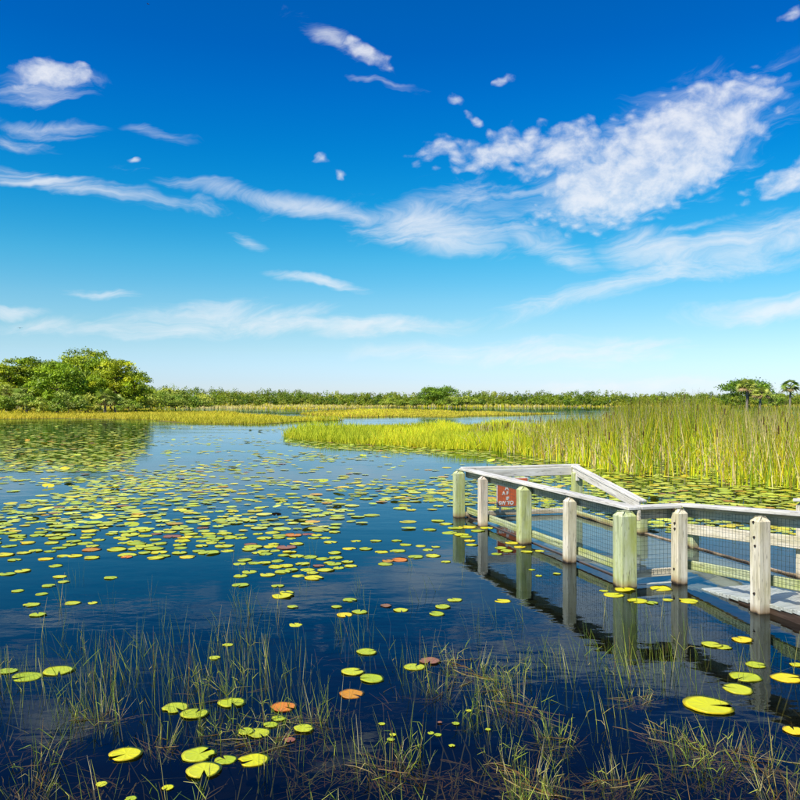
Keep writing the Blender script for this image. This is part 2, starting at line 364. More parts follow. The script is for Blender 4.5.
# ------------------------------------------------------------------ blades
def blades(base, h, lean_az, lean, w, face_az, colb, colt, segs=3, droop=None, taper=.15):
    base = np.asarray(base, float); N = len(base); t = np.linspace(0, 1, segs + 1)
    V = np.zeros((N, segs + 1, 2, 3)); C = np.zeros((N, segs + 1, 2, 3))
    lx, ly = np.cos(lean_az), np.sin(lean_az); fx, fy = np.cos(face_az), np.sin(face_az)
    dr = np.zeros(N) if droop is None else droop
    for i, tt in enumerate(t):
        off = lean * h * (tt ** 1.0 * .4 + tt ** 2 * .6)
        cx = base[:, 0] + lx * off; cy = base[:, 1] + ly * off
        cz = base[:, 2] + h * (tt - dr * tt ** 3 * .8)
        ww = w * (1 - (1 - taper) * tt ** 1.5) * .5
        for s, sg in ((0, -1), (1, 1)):
            V[:, i, s, 0] = cx + sg * fx * ww; V[:, i, s, 1] = cy + sg * fy * ww; V[:, i, s, 2] = cz
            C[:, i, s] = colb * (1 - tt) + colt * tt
    idx = np.arange(N)[:, None] * (segs + 1) * 2
    F = np.concatenate([np.stack([idx[:, 0] + 2 * i, idx[:, 0] + 2 * i + 1, idx[:, 0] + 2 * i + 3, idx[:, 0] + 2 * i + 2], 1) for i in range(segs)])
    return V.reshape(-1, 3), F, C.reshape(-1, 3)
def U(a, b, n): return rng.uniform(a, b, n)
def pick(cols, p, n, jit=.18):
    cols = np.asarray(cols); c = cols[rng.choice(len(cols), n, p=p)]
    return np.clip(c * (1 + rng.uniform(-jit, jit, (n, 1))) * (1 + rng.uniform(-.06, .06, (n, 3))), 0, 1)
def vnoise(x, y, s, seed=0):                 # smooth value noise for patches
    r = np.random.default_rng(seed).random((64, 64)); x = x / s; y = y / s
    xi = np.floor(x).astype(int); yi = np.floor(y).astype(int); fx = x - xi; fy = y - yi
    fx = fx * fx * (3 - 2 * fx); fy = fy * fy * (3 - 2 * fy)
    a = r[xi % 64, yi % 64]; b = r[(xi + 1) % 64, yi % 64]; c = r[xi % 64, (yi + 1) % 64]; d = r[(xi + 1) % 64, (yi + 1) % 64]
    return (a * (1 - fx) + b * fx) * (1 - fy) + (c * (1 - fx) + d * fx) * fy

def sample_px(poly, n):
    poly = np.asarray(poly, float); lo = poly.min(0); hi = poly.max(0); X = np.zeros(0); Y = np.zeros(0)
    while len(X) < n:
        px = U(lo[0], hi[0], n * 2); py = U(lo[1], hi[1], n * 2); k = inside(poly, px, py)
        X = np.concatenate([X, px[k]]); Y = np.concatenate([Y, py[k]])
    return X[:n], Y[:n]
def to_ground(px, py):
    Y = 800 * EYE / (py - 400); return np.stack([(px - 400) * Y / 800, Y], 1)

YG = (.62, .62, .02); GR1 = (.34, .45, .02); GOLD = (.80, .64, .03); STRAW = (.74, .60, .30); BRN = (.42, .25, .06); OLV = (.50, .46, .03)
def grass_field(name, label, poly, n, hmin, hmax, wk, cols, p, z0=.0, lean=(.1, .5), tip=1.15, seed=1, cat='grass', patch=((.34, .42, .02), (.74, .52, .05))):
    px, py = sample_px(poly, n); xy = to_ground(px, py)
    pn_ = vnoise(xy[:, 0] + 500, xy[:, 1] * .4 + 500, 3.0 * xy[:, 1].mean() / 60, seed)
    h = (hmin + (hmax - hmin) * rng.random(n) ** 1.5) * (.5 + .95 * pn_)
    base = np.column_stack([xy, np.full(n, z0)])
    w = wk * xy[:, 1] / 800 * U(.6, 1.4, n)
    cb = pick(cols, p, n); cb *= (.75 + .5 * pn_)[:, None]
    pc = vnoise(xy[:, 0] + 777, xy[:, 1] * .35 + 200, 4.5 * xy[:, 1].mean() / 60, seed + 30); pd = vnoise(xy[:, 0] + 99, xy[:, 1] * .3 + 900, 11 * xy[:, 1].mean() / 60, seed + 50)
    k1 = (np.clip((pc - .5) * 2.6, 0, .75) * rng.uniform(.5, 1, n))[:, None]; k2 = (np.clip((pd - .52) * 2.6, 0, .7) * rng.uniform(.5, 1, n))[:, None]
    cb = cb * (1 - k1) + np.array(patch[0]) * k1; cb = cb * (1 - k2) + np.array(patch[1]) * k2
    ct = np.clip(cb * tip, 0, 1)
    V, F, C = blades(base, h, U(0, 6.28, n), U(*lean, n), w, U(-.6, .6, n), cb * .9, ct, 2)
    return tag(link(name, mesh_np(name, V, F, M_GRASS, C)), label, cat, None, 'stuff')
grass_field('marsh_grass', 'golden green marsh grass along the low bank before the left trees', BANK_LEFT, 36000, .18, .42, .6, [YG, GOLD, OLV, GR1], [.4, .3, .2, .1], .01, (.15, .9), seed=2)
grass_field('sedge', 'brownish olive sedge on the flat between the two water channels', BANK_MID, 18000, .15, .35, .6, [OLV, GOLD, BRN, YG], [.4, .25, .2, .15], .01, (.15, .9), seed=3, patch=((.42, .28, .06), (.60, .50, .05)))
grass_field('meadow_grass', 'pale golden meadow grass in front of the far treeline', [(-60, 408.4), (160, 408.2), (238, 409.0), (300, 409.8), (330, 409.2), (365, 407.7), (420, 407.2), (520, 407.4), (640, 407.0), (860, 407.2), (860, 404), (-60, 404)], 26000, .35, .8, .7, [GOLD, STRAW, YG, OLV], [.4, .3, .2, .1], .01, (.15, .8), seed=4, patch=((.72, .60, .26), (.46, .47, .04)))
# knee high marsh grass standing in the water in mid pond
MIDPATCH = [(282, 436), (300, 440), (350, 443.5), (400, 446), (440, 449), (490, 450), (530, 455), (640, 452), (640, 426), (470, 426), (430, 426.5), (380, 427.0), (330, 429), (300, 432)]
grass_field('marsh_grass', 'bright yellow green grass bed rising from mid pond left of the cattails', MIDPATCH, 60000, .22, .62, .6, [YG, GOLD, GR1, OLV], [.55, .2, .15, .1], -.05, (.1, .7), seed=5)

# ------------------------------------------------------------------ cattails
def cattails():
    n = 22000
    poly = [(468, 451), (520, 455), (560, 463), (640, 477), (720, 487), (880, 493), (880, 421), (660, 424), (560, 426), (500, 430), (470, 440)]
    px, py = sample_px(poly, n * 2)
    xy = to_ground(px, py)
    pn_ = vnoise(xy[:, 0] + 300, xy[:, 1] + 300, 1.6, 8); pn2 = vnoise(xy[:, 0] + 300, xy[:, 1] + 300, 5, 9)
    depth = np.clip((py - 421) / 70, 0, 1)
    keep = rng.random(n * 2) < np.clip(.10 + 1.7 * (pn_ - .28), .03, 1) * np.clip((490 - py - (800 - np.clip(px, 0, 800)) * .09) / 26 + .22, .06, 1)
    px, py, xy, pn_, pn2 = [a[keep][:n] for a in (px, py, xy, pn_, pn2)]; N = len(px)
    hx = np.interp(px, [470, 520, 600, 630, 700, 730, 770, 800], [.65, 1.0, 1.2, 1.75, 1.95, 1.5, 1.4, 1.6])
    h = hx * (1.15 - .75 * rng.random(N) ** 1.6) * (.72 + .5 * pn_)
    base = np.column_stack([xy, np.full(N, -.1)])
    cols = [YG, (.44, .54, .02), GOLD, STRAW, (.22, .33, .025), BRN]
    cb = pick(cols, [.28, .26, .14, .1, .16, .06], N)
    st = vnoise(xy[:, 0] + 900, xy[:, 1] + 100, 1.1, 12) > .72                     # patches of dead straw
    cb[st & (rng.random(N) < .6)] = np.array(STRAW) * 1.05
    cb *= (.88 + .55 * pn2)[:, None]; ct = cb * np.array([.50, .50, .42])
    lean = U(.02, .38, N) ** 1.0; bent = rng.random(N) < .11; lean[bent] = U(.5, 1.1, bent.sum())
    dr = np.zeros(N); dr[bent] = .5
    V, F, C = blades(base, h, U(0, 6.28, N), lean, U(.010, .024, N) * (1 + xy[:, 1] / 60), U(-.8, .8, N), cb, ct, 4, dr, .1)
    # broken straw between the living leaves
    kk = rng.choice(N, 9000); nl = len(kk); lp = vnoise(xy[kk, 0] + 40, xy[kk, 1] + 640, 1.3, 77) > .50; kk = kk[lp]; nl = len(kk)
    lb = base[kk] + np.column_stack([U(-.3, .3, nl), U(-.3, .3, nl), U(0, .5, nl)])
    lc = pick([STRAW, (.60, .46, .30), GOLD, (.44, .30, .14)], [.4, .3, .2, .1], nl)
    V3, F3, C3 = blades(lb, U(.2, .75, nl), U(0, 6.28, nl), U(.3, 1.6, nl), U(.012, .024, nl) * (1 + xy[kk, 1] / 60), U(-.8, .8, nl), lc, lc * .9, 3, U(0, .6, nl), .2)
    F = np.concatenate([F, F3 + len(V)]); V = np.concatenate([V, V3]); C = np.concatenate([C, C3])
    # brown seed heads
    k = rng.choice(N, 260, replace=False); hb = base[k].copy(); hb[:, 2] += h[k] * .86
    V2, F2, C2 = blades(hb, U(.16, .24, 260), U(0, 6.28, 260), U(0, .05, 260), np.full(260, .035), U(-.3, .3, 260), np.tile((.12, .06, .025), (260, 1)), np.tile((.14, .07, .03), (260, 1)), 2, None, .8)
    V = np.concatenate([V, V2]); F = np.concatenate([F, F2 + len(V) - len(V2)]); C = np.concatenate([C, C2])
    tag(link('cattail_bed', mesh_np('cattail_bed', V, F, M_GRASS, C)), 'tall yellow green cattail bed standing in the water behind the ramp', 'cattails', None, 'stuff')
cattails()

# ------------------------------------------------------------------ trees
def tube(path, radii, sides=6):
    V = []; F = []
    for i, (p, r) in enumerate(zip(path, radii)):
        d = (path[min(i + 1, len(path) - 1)] - path[max(i - 1, 0)]).normalized()
        a = d.orthogonal().normalized(); b = d.cross(a)
        for k in range(sides):
            t = 2 * math.pi * k / sides; V.append(p + (a * math.cos(t) + b * math.sin(t)) * r)
    for i in range(len(path) - 1):
        for k in range(sides):
            F.append((i * sides + k, i * sides + (k + 1) % sides, (i + 1) * sides + (k + 1) % sides, (i + 1) * sides + k))
    return V, F
def merge(parts):
    V = []; F = []
    for v, f in parts:
        o = len(V); V += [tuple(x) for x in v]; F += [tuple(i + o for i in q) for q in f]
    return V, F
def leaf_quads(cen, nrm, size, col, asp=.55):
    N = len(cen); nrm = nrm / (np.linalg.norm(nrm, axis=1, keepdims=True) + 1e-9)
    r = rng.normal(size=(N, 3)); a = np.cross(nrm, r); a /= (np.linalg.norm(a, axis=1, keepdims=True) + 1e-9); b = np.cross(nrm, a)
    s = size[:, None]
    V = np.stack([cen - a * s, cen - b * s * asp, cen + a * s, cen + b * s * asp], 1)
    C = np.repeat(col[:, None, :], 4, 1); F = np.arange(N * 4).reshape(N, 4)
    return V.reshape(-1, 3), F, C.reshape(-1, 3)
def broadleaf(seed, H, W, trunk_h, nclump, per, leaf, cols, p, flat=1.0, skirt=.0):
    rs = random.Random(seed); lr = np.random.default_rng(seed)
    top = H; c0 = trunk_h + (top - trunk_h) * .45
    clumps = []
    for i in range(nclump):
        th = rs.uniform(0, 6.283); u = rs.uniform(-.95, 1); rr = rs.uniform(.62, 1.0) if rs.random() < .8 else rs.uniform(.2, .6)
        k = math.sqrt(max(0, 1 - u * u)) * W / 2 * rr
        z = c0 + u * rr * (top - c0) * .88 * (flat if u > 0 else 1)
        clumps.append((Vector((math.cos(th) * k, math.sin(th) * k, max(z, trunk_h * .5))), rs.uniform(.11, .2) * W * rs.uniform(.8, 1.15)))
    parts = []
    path = [Vector((0, 0, -.1)), Vector((rs.uniform(-.15, .15), rs.uniform(-.15, .15), trunk_h * .5)), Vector((rs.uniform(-.3, .3), rs.uniform(-.3, .3), trunk_h)), Vector((rs.uniform(-.4, .4), rs.uniform(-.4, .4), c0 + .3 * (top - c0)))]
    r0 = H * .022; parts.append(tube(path, [r0 * 1.35, r0, r0 * .8, r0 * .3]))
    for c, r in rs.sample(clumps, min(14, len(clumps))):
        s = path[1].lerp(path[3], rs.uniform(.3, .9)); m_ = s.lerp(c, .5) + Vector((0, 0, rs.uniform(-.3, .1)))
        parts.append(tube([s, m_, c], [r0 * .45, r0 * .3, r0 * .1], 5))
    V, F = merge(parts); trunk = mesh_np('trunk', V, F, M_BARK, None, True)
    cen = []; nrm = []; col = []; siz = []
    colarr = np.asarray(cols)
    for c, r in clumps:
        d = lr.normal(size=(per, 3)); d /= np.linalg.norm(d, axis=1, keepdims=True); d[:, 2] = np.abs(d[:, 2]) * 1.0 - .35 * (lr.random(per) < .5)
        rad = r * lr.uniform(.35, 1.08, per)[:, None]
        cen.append(np.array(c) + d * rad * np.array([1, 1, .78])); nrm.append(d + lr.normal(size=(per, 3)) * .55 + np.array([0, 0, .25]))
        base = colarr[lr.choice(len(cols), p=p)]
        col.append(np.clip(base * lr.uniform(.72, 1.3) * lr.uniform(.75, 1.25, (per, 1)), 0, 1)); siz.append(lr.uniform(.6, 1.3, per) * leaf)
    Vc, Fc, Cc = leaf_quads(np.concatenate(cen), np.concatenate(nrm), np.concatenate(siz), np.concatenate(col))
    return trunk, mesh_np('crown', Vc, Fc, M_LEAF, Cc)
def palm(seed, H, nf=34, R_=1.25):
    rs = random.Random(seed); lean = Vector((rs.uniform(-.3, .3), rs.uniform(-.3, .3), 0))
    path = [Vector((0, 0, -.1)), Vector((0, 0, H * .5)) + lean * .3, Vector((0, 0, H)) + lean]
    V, F = tube(path, [.2, .16, .15], 7); trunk = mesh_np('trunk', V, F, M_PALMBARK, None, True)
    Vs = []; Fs = []; Cs = []
    def fan(o, d, rad, col, n=9, spread=2.3):
        side = d.cross(Vector((0, 0, 1)))
        side = side.normalized() if side.length > .05 else Vector((1, 0, 0))
        side = (Matrix.Rotation(rs.uniform(-1.1, 1.1), 3, d) @ side).normalized()
        for i in range(n):
            a = (i / (n - 1) - .5) * spread
            dd = (d * math.cos(a) + side * math.sin(a)).normalized(); dd.z -= .22
            w = dd.cross(d.cross(side)).normalized() * rad * .075
            r = rad * (1 - .25 * abs(a) / 1.2) * rs.uniform(.9, 1.1)
            m_ = o + dd * r * .55; e = o + dd * r - Vector((0, 0, r * .16)); b = len(Vs)
            Vs.extend([o, m_ - w, e, m_ + w]); Fs.append((b, b + 1, b + 2, b + 3)); k = rs.uniform(.8, 1.2)
            Cs.extend([tuple(min(1, x * k) for x in col)] * 4)
    top = path[2]
    for i in range(nf):
        th = i * 2.39996 + rs.uniform(-.2, .2); u = 1 - 1.55 * (i + .5) / nf
        d = Vector((math.cos(th) * math.sqrt(max(0, 1 - u * u)), math.sin(th) * math.sqrt(max(0, 1 - u * u)), u)).normalized()
        dead = u < -.32
        st = top + d * R_ * .62 * rs.uniform(.85, 1.1)
        pv, pf = tube([top, st], [.025, .018], 3); b = len(Vs); Vs.extend(pv); Fs.extend([tuple(j + b for j in q) for q in pf]); Cs.extend([(.2, .22, .06)] * len(pv))
        fan(st, (d + Vector((0, 0, -.25))).normalized(), R_ * .85, (.46, .34, .15) if dead else rs.choice([(.26, .36, .04), (.34, .42, .06), (.44, .50, .10)]))
    return trunk, mesh_np('crown', [tuple(v) for v in Vs], Fs, M_LEAF, Cs)

LG = [(.27, .36, .015), (.37, .45, .018), (.47, .53, .02), (.14, .21, .016)]
PINE = [broadleaf(40 + i, 9.5, 6.4 + .5 * i, 1.3, 92, 125, .165, LG, [.3, .35, .2, .15]) for i in range(4)]
ROUND = [broadleaf(60 + i, 7.0, 6.6, .7, 84, 115, .16, [(.34, .46, .015), (.44, .54, .02), (.25, .34, .016)], [.45, .35, .2]) for i in range(2)]
SHRUB = [broadleaf(80 + i, 2.6, 4.2, .3, 28, 90, .125, [(.33, .42, .03), (.42, .47, .06), (.22, .31, .025)], [.4, .35, .25]) for i in range(3)]
SPREAD = [broadleaf(90 + i, 6.2, 10.5, 2.0, 70, 100, .21, [(.20, .32, .02), (.28, .40, .025), (.14, .24, .02)], [.4, .35, .25], .8) for i in range(2)]
PALMS = [palm(3, 3.6), palm(5, 4.4), palm(9, 2.4)]
GL = 'trees of the left grove'
def plant_tree(name, label, cat, meshes, px, py, k, group=None, rz=None, sx=1.0):
    x, y = g(px, py); e = empty(name, (x, y, .03)); e.rotation_euler.z = random.uniform(0, 6.28) if rz is None else rz
    k *= 1.11 if group == GL else 1.0; e.scale = (k * sx, k * sx, k); tag(e, label, cat, group)
    link('trunk', meshes[0], e); link('crown', meshes[1], e); return e
GL = 'trees of the left grove'
plant_tree('pine_tree', 'broad bushy tree cut by the left edge of the picture', 'tree', PINE[0], 8, 412.6, .84, GL, sx=1.15)
plant_tree('pine_tree', 'tree with pointed twin tips, second from the left in the grove', 'tree', PINE[1], 29, 412.2, .92, GL, sx=1.1)
plant_tree('pine_tree', 'dark pine behind the round tree, its clumps standing above the crown line', 'tree', PINE[2], 60, 411.2, .98, GL, sx=.9)
plant_tree('round_tree', 'bright round domed tree at the front of the left grove', 'tree', ROUND[0], 57, 413.6, 1.02, GL)
plant_tree('pine_tree', 'tallest tree at the top of the left grove', 'tree', PINE[3], 82, 412.0, 1.05, GL, sx=.9)
plant_tree('pine_tree', 'tree just right of the tallest one, crown sloping to the right', 'tree', PINE[0], 100, 412.2, .98, GL, sx=.95)
plant_tree('pine_tree', 'dark green tree behind the cabbage palm of the left grove', 'tree', PINE[1], 117, 412.6, .86, GL, sx=1.05)
plant_tree('round_tree', 'darker low tree closing the right end of the left grove', 'tree', ROUND[1], 135, 412.6, .88, GL, sx=.85)
plant_tree('round_tree', 'shaded tree filling the middle of the left grove between the domed tree and the palm', 'tree', ROUND[1], 88, 413.2, .80, GL)
plant_tree('shrub', 'yellow green shrub at the water side under the round domed tree', 'shrub', SHRUB[0], 66, 415.2, 1.15, None, sx=1.1)
plant_tree('shrub', 'pale shrub on the bank at the left edge under the palms', 'shrub', SHRUB[1], 22, 414.5, 1.1)
plant_tree('shrub', 'low shrub between the two palms of the left edge and the round tree', 'shrub', SHRUB[2], 43, 414.6, .9)
plant_tree('shrub', 'brownish shrub at the right foot of the left grove', 'shrub', SHRUB[2], 149, 411.6, 1.3)
plant_tree('shrub', 'shrub at the foot of the grove between the domed tree and the palm', 'shrub', SHRUB[0], 87, 414.4, 1.0, sx=1.1)
plant_tree('shrub', 'shrub tight against the left edge below the palm', 'shrub', SHRUB[2], 2, 414.8, 1.0, sx=1.2)
plant_tree('round_tree', 'low dark tree behind the left shrubs, filling the grove foot', 'tree', ROUND[0], 40, 412.0, .85, GL, sx=1.1)
plant_tree('round_tree', 'low tree behind the grove palm, closing the gap under the tall crowns', 'tree', ROUND[1], 112, 412.0, .8, GL, sx=1.1)
plant_tree('round_tree', 'low tree behind the left edge palms', 'tree', ROUND[1], 14, 411.6, .85, GL, sx=1.2)
plant_tree('shrub', 'small dark shrub at the shaded foot of the right end of the grove', 'shrub', SHRUB[1], 128, 413.8, .8)
plant_tree('cabbage_palm', 'cabbage palm with drooping pale fans before the right half of the left grove', 'palm', PALMS[2], 105, 413.6, 1.0, sx=1.1)
plant_tree('cabbage_palm', 'smaller cabbage palm leaning out right of the grove palm', 'palm', PALMS[2], 115, 413.4, .8, sx=1.1)
plant_tree('cabbage_palm', 'cabbage palm at the left edge of the grove', 'palm', PALMS[0], 7, 413.4, .9, sx=1.2)
plant_tree('cabbage_palm', 'cabbage palm half hidden in the grove near its left edge', 'palm', PALMS[2], 27, 413.6, 1.15, sx=1.15)
# scrub rising from the meadow right of the grove
for i, (px, py, k, lab) in enumerate([(163, 410.5, 1.3, 'first low bush right of the left grove'), (176, 410.0, 1.25, 'second low bush right of the left grove'), (190, 410.4, 1.15, 'third low bush right of the left grove, on the bank'),
                                      (204, 409.8, 1.15, 'rounded bush ending the row right of the left grove'), (168, 408.0, 1.9, 'taller bush behind the row right of the left grove')]):
    plant_tree('bush', lab, 'bush', SHRUB[i % 3], px, py, k, 'bushes right of the grove', sx=1.3)
# standing out of the far treeline
plant_tree('spreading_tree', 'lone spreading dark tree above the far treeline near the middle', 'tree', SPREAD[0], 437, 406.6, 1.05)
plant_tree('spreading_tree', 'large spreading tree behind the palms above the cattails on the right', 'tree', SPREAD[1], 748, 407.2, 1.28)
plant_tree('cabbage_palm', 'left of the two cabbage palms before the spreading tree on the right', 'palm', PALMS[1], 747, 409.6, 1.12, sx=1.25)
plant_tree('cabbage_palm', 'right and lower of the two cabbage palms before the spreading tree', 'palm', PALMS[0], 760, 410.0, .95, sx=1.3)
plant_tree('cabbage_palm', 'lone cabbage palm near the right edge above the cattails', 'palm', PALMS[1], 790, 409.2, 1.12, sx=1.15)
for i, (px, py, k, lab) in enumerate([(389, 407.4, 1.0, 'dark shrub at the meadow edge left of the lone spreading tree'), (417, 407.4, .9, 'small shrub on the meadow under the left side of the lone spreading tree'),
                                      (452, 407.6, 1.1, 'dark shrub on the meadow under the right side of the lone spreading tree'), (466, 407.5, 1.2, 'shrub on the meadow right of the lone spreading tree'), (401, 407.5, .8, 'tiny shrub between two others on the far meadow'),
                                      (775, 408.5, 1.2, 'bush between the right palms and the lone palm')]):
    plant_tree('shrub', lab, 'shrub', SHRUB[(i + 1) % 3], px, py, k, 'shrubs on the far meadow', sx=1.25)

def far_wood():
    cen = []; nrm = []; siz = []; col = []
    cols = np.array([(.19, .27, .015), (.28, .35, .018), (.37, .42, .02), (.44, .44, .035)])
    for row, (py0, hk, nn) in enumerate(((406.8, .62, 260), (405.8, .85, 320), (404.9, 1.05, 380))):
        for i in range(nn):
            px = -140 + 1080 * (i + random.random()) / nn; x, y = g(px, py0 + random.uniform(-.25, .25))
            topy = np.interp(px, [-140, 140, 165, 240, 330, 420, 520, 640, 760, 940], [385, 385, 384.5, 388, 391, 392, 391.0, 391.5, 391, 390])
            H = (400 - topy) / 800 * y + EYE; H *= hk * random.uniform(.62, 1.06) * (1.12 if random.random() < .07 else 1)
            W = H * random.uniform(.6, 1.5); base = cols[random.randrange(4)] * random.uniform(.75, 1.2)
            for c in range(7):
                cc_ = np.array([x + random.uniform(-.5, .5) * W, y + random.uniform(-.5, .5) * W, H * random.uniform(.25, .86)]); r = H * random.uniform(.16, .26); m_ = 44
                d = rng.normal(size=(m_, 3)); d /= np.linalg.norm(d, axis=1, keepdims=True)
                cen.append(cc_ + d * r * rng.uniform(.5, 1, (m_, 1))); nrm.append(d + rng.normal(size=(m_, 3)) * .5 + np.array([0, 0, .2])); siz.append(rng.uniform(.6, 1.2, m_) * y / 800 * .70)
                col.append(np.clip(base * rng.uniform(.8, 1.2) * rng.uniform(.75, 1.25, (m_, 1)), 0, 1))
    cen = np.concatenate(cen); cen[:, 2] = np.maximum(cen[:, 2], .05)
    V, F, C = leaf_quads(cen, np.concatenate(nrm), np.concatenate(siz), np.concatenate(col), .6)
    tag(link('far_wood', mesh_np('far_wood', V, F, M_LEAF, C)), 'low green scrub wood forming the far treeline along the horizon', 'wood', None, 'stuff')
far_wood()

# ------------------------------------------------------------------ canoe ramp with railings
OX, OY = 1.009, 13.68
D = Vector((.2674, -.9636, 0)); P_ = Vector((.9636, .2674, 0))
def L(s, t, z=0.0): return Vector((OX, OY, z)) + D * s + P_ * t
def rise(s): return .083 * max(0, s - 5.3)
dock = empty('canoe_ramp', L(3, 1)); tag(dock, 'weathered white timber ramp with wire mesh railings sinking into the pond', 'ramp')
DL = dock.location.copy()
def board(name, p0, p1, w, h, mat, parent=dock, bev=.006, off=DL, roll=None):
    """a squared timber from p0 to p1 (centre line), w across, h high, grain along x"""
    ln = (p1 - p0).length; x = (p1 - p0).normalized()
    up = Vector((0, 0, 1)) if abs(x.z) < .9 else (roll or Vector((D.x, D.y, 0)))
    y = up.cross(x).normalized(); z = x.cross(y)
    bm = bmesh.new(); bmesh.ops.create_cube(bm, size=1)
    for v in bm.verts: v.co = Vector((v.co.x * ln, v.co.y * w, v.co.z * h))
    if bev: bmesh.ops.bevel(bm, geom=bm.edges[:], offset=bev, segments=1, affect='EDGES')
    me = bpy.data.meshes.new(name); bm.to_mesh(me); bm.free(); me.materials.append(mat)
    o = link(name, me, parent)
    mt = Matrix((x, y, z)).transposed().to_4x4(); mt.translation = (p0 + p1) / 2 - off; o.matrix_local = mt
    return o
def post(s, t, a, top, mat, bolts=(), chamf=.045, bottom=-.65):
    """square post, grain along its own x (up); bevelled head"""
    bm = bmesh.new(); ln = top - bottom
    bmesh.ops.create_cube(bm, size=1)
    for v in bm.verts: v.co = Vector((v.co.x * ln, v.co.y * a, v.co.z * a))
    bmesh.ops.bevel(bm, geom=[e for e in bm.edges if abs((e.verts[0].co - e.verts[1].co).x) > .1], offset=.007, segments=1, affect='EDGES')
    hd = [f for f in bm.faces if f.normal.x > .9]
    bmesh.ops.bevel(bm, geom=[e for f in hd for e in f.edges], offset=chamf, segments=1, affect='EDGES')
    me = bpy.data.meshes.new('post'); bm.to_mesh(me); bm.free(); me.materials.append(mat)
    o = link('post', me, dock); c = L(s, t, (top + bottom) / 2) - DL
    jx = Vector((random.uniform(-.006, .006), random.uniform(-.006, .006), 1)).normalized()
    y = jx.cross(D).normalized(); z = jx.cross(y)
    mt = Matrix((jx, y, z)).transposed().to_4x4(); mt.translation = c; o.matrix_local = mt
    inv = mt.inverted()
    for (face, u, zz) in bolts:              # face: 'n' camera side, 'w' water side
        n_ = D if face == 'n' else -P_; sd = P_ if face == 'n' else D
        pos = L(s, t, zz) - DL + n_ * (a / 2 + .003) + sd * u
        bb = bmesh.new(); bmesh.ops.create_cone(bb, cap_ends=True, segments=8, radius1=.014, radius2=.011, depth=.016)
        mb = bpy.data.meshes.new('bolt'); bb.to_mesh(mb); bb.free(); mb.materials.append(M_BOLT)
        bo = link('bolt', mb, o); q = n_.to_track_quat('Z', 'Y').to_matrix().to_4x4(); q.translation = pos; bo.matrix_local = inv @ q
    return o
B = .165; S_ = .128
RT = .83                                      # height of the rail cap
post(0.00, 0.0, B, RT - .040, M_GREEN)
post(1.03, .03, S_, RT - .040, M_PINK)
post(2.60, .03, B, RT - .038, M_GREEN)
post(3.95, .03, S_, RT - .034, M_WHITE)
post(5.27, 0.0, 0.185, RT - .022, M_GREEN, chamf=.05)
post(5.31, .645, S_, RT - .020, M_WHITE, [('w', -.02, .80), ('w', .01, .66), ('w', .012, .60), ('w', 0, .16)])
post(6.553, .66, S_ + .004, .905, M_WHITE, [('w', -.01, .85), ('w', .0, .71), ('w', .012, .63), ('w', 0, .18)])
post(7.95, .66, S_, RT + rise(7.95), M_WHITE)
post(.2, 2.12, .15, RT - .07, M_GREEN)
post(2.31, 2.08, .125, .42, M_GREEN)
post(3.50, 2.12, .11, .30, M_GREEN)
post(5.48, 2.16, .15, .855, M_WHITE, [('n', .0, .78)])
post(7.6, 2.16, .15, 1.0, M_WHITE)
# near railing: cap, board under the cap, bottom board, wire mesh
def rail_run(pts, inw, cap_w=.16, face_h=.115, bottom=True, mesh_z=(.17, None)):
    for (a, b) in zip(pts, pts[1:]):
        (s0, t0, z0), (s1, t1, z1) = a, b
        c0, c1 = L(s0, t0, z0), L(s1, t1, z1); x = (c1 - c0).normalized()
        board('rail_cap', c0 - Vector((0, 0, .018)), c1 - Vector((0, 0, .018)), cap_w, .036, M_RAIL)
        dn = Vector((0, 0, -(.0385 + face_h / 2))) + inw * .055
        board('rail_board', c0 + dn, c1 + dn, .036, face_h, M_WHITE)
def wire_panel(p0, p1, zb0, zt0, zb1, zt1, cell=.05, r=.0014):
    x = p1 - p0; ln = x.length; n = max(2, round(ln / cell)); V = []; F = []
    def wire(a, b):
        v, f = tube([a, b], [r, r], 4); o = len(V); V.extend(v); F.extend([tuple(i + o for i in q) for q in f])
    sag = [random.uniform(-.003, .003) for _ in range(40)]
    for i in range(n + 1):
        u = i / n; q = p0 + x * u
        wire(Vector((q.x, q.y, zb0 + (zb1 - zb0) * u)) - DL, Vector((q.x, q.y, zt0 + (zt1 - zt0) * u)) - DL)
    m_ = round((zt0 - zb0) / cell)
    for j in range(m_ + 1):
        u = j / m_; wire(Vector((p0.x, p0.y, zb0 + (zt0 - zb0) * u)) - DL, Vector((p1.x, p1.y, zb1 + (zt1 - zb1) * u)) - DL)
    o = link('wire_mesh', mesh_np('wire_mesh', [tuple(v) for v in V], F, M_WIRE), dock); o['kind'] = 'stuff'
TI = .105                                     # rails sit on the inner side of the posts
rail_run([(-.07, TI, RT), (5.30, TI, RT + .02)], P_)
rail_run([(5.22, TI + .083, RT + .0203), (5.22, .685, RT + .0203)], -D)
rail_run([(5.14, .77, RT + .0195), (8.6, .78, RT + .0195 + rise(8.6))], P_)
def bottom_run(s0, t0, s1, t1, z0, z1, h=.10, mat=M_GREEN): board('bottom_board', L(s0, t0, z0), L(s1, t1, z1), .038, h, mat)
bottom_run(0, TI + .035, 5.17, TI + .035, .12, .14)
bottom_run(5.19, .14, 5.19, .74, .105, .105, .085, M_WHITE)
bottom_run(5.22, .80, 8.6, .80, .18, .18 + rise(8.6))
SP = [0, 1.03, 2.60, 3.95, 5.27]
for a, b in zip(SP, SP[1:]):
    wire_panel(L(a + .02, TI + .008), L(b - .02, TI + .008), .10, RT - .05, .11, RT - .05)
wire_panel(L(5.225, .12), L(5.225, .70), .12, RT - .03, .12, RT - .03)
wire_panel(L(5.26, .765), L(6.53, .765), .15, RT - .04, .15 + rise(6.5), RT - .04 + rise(6.5))
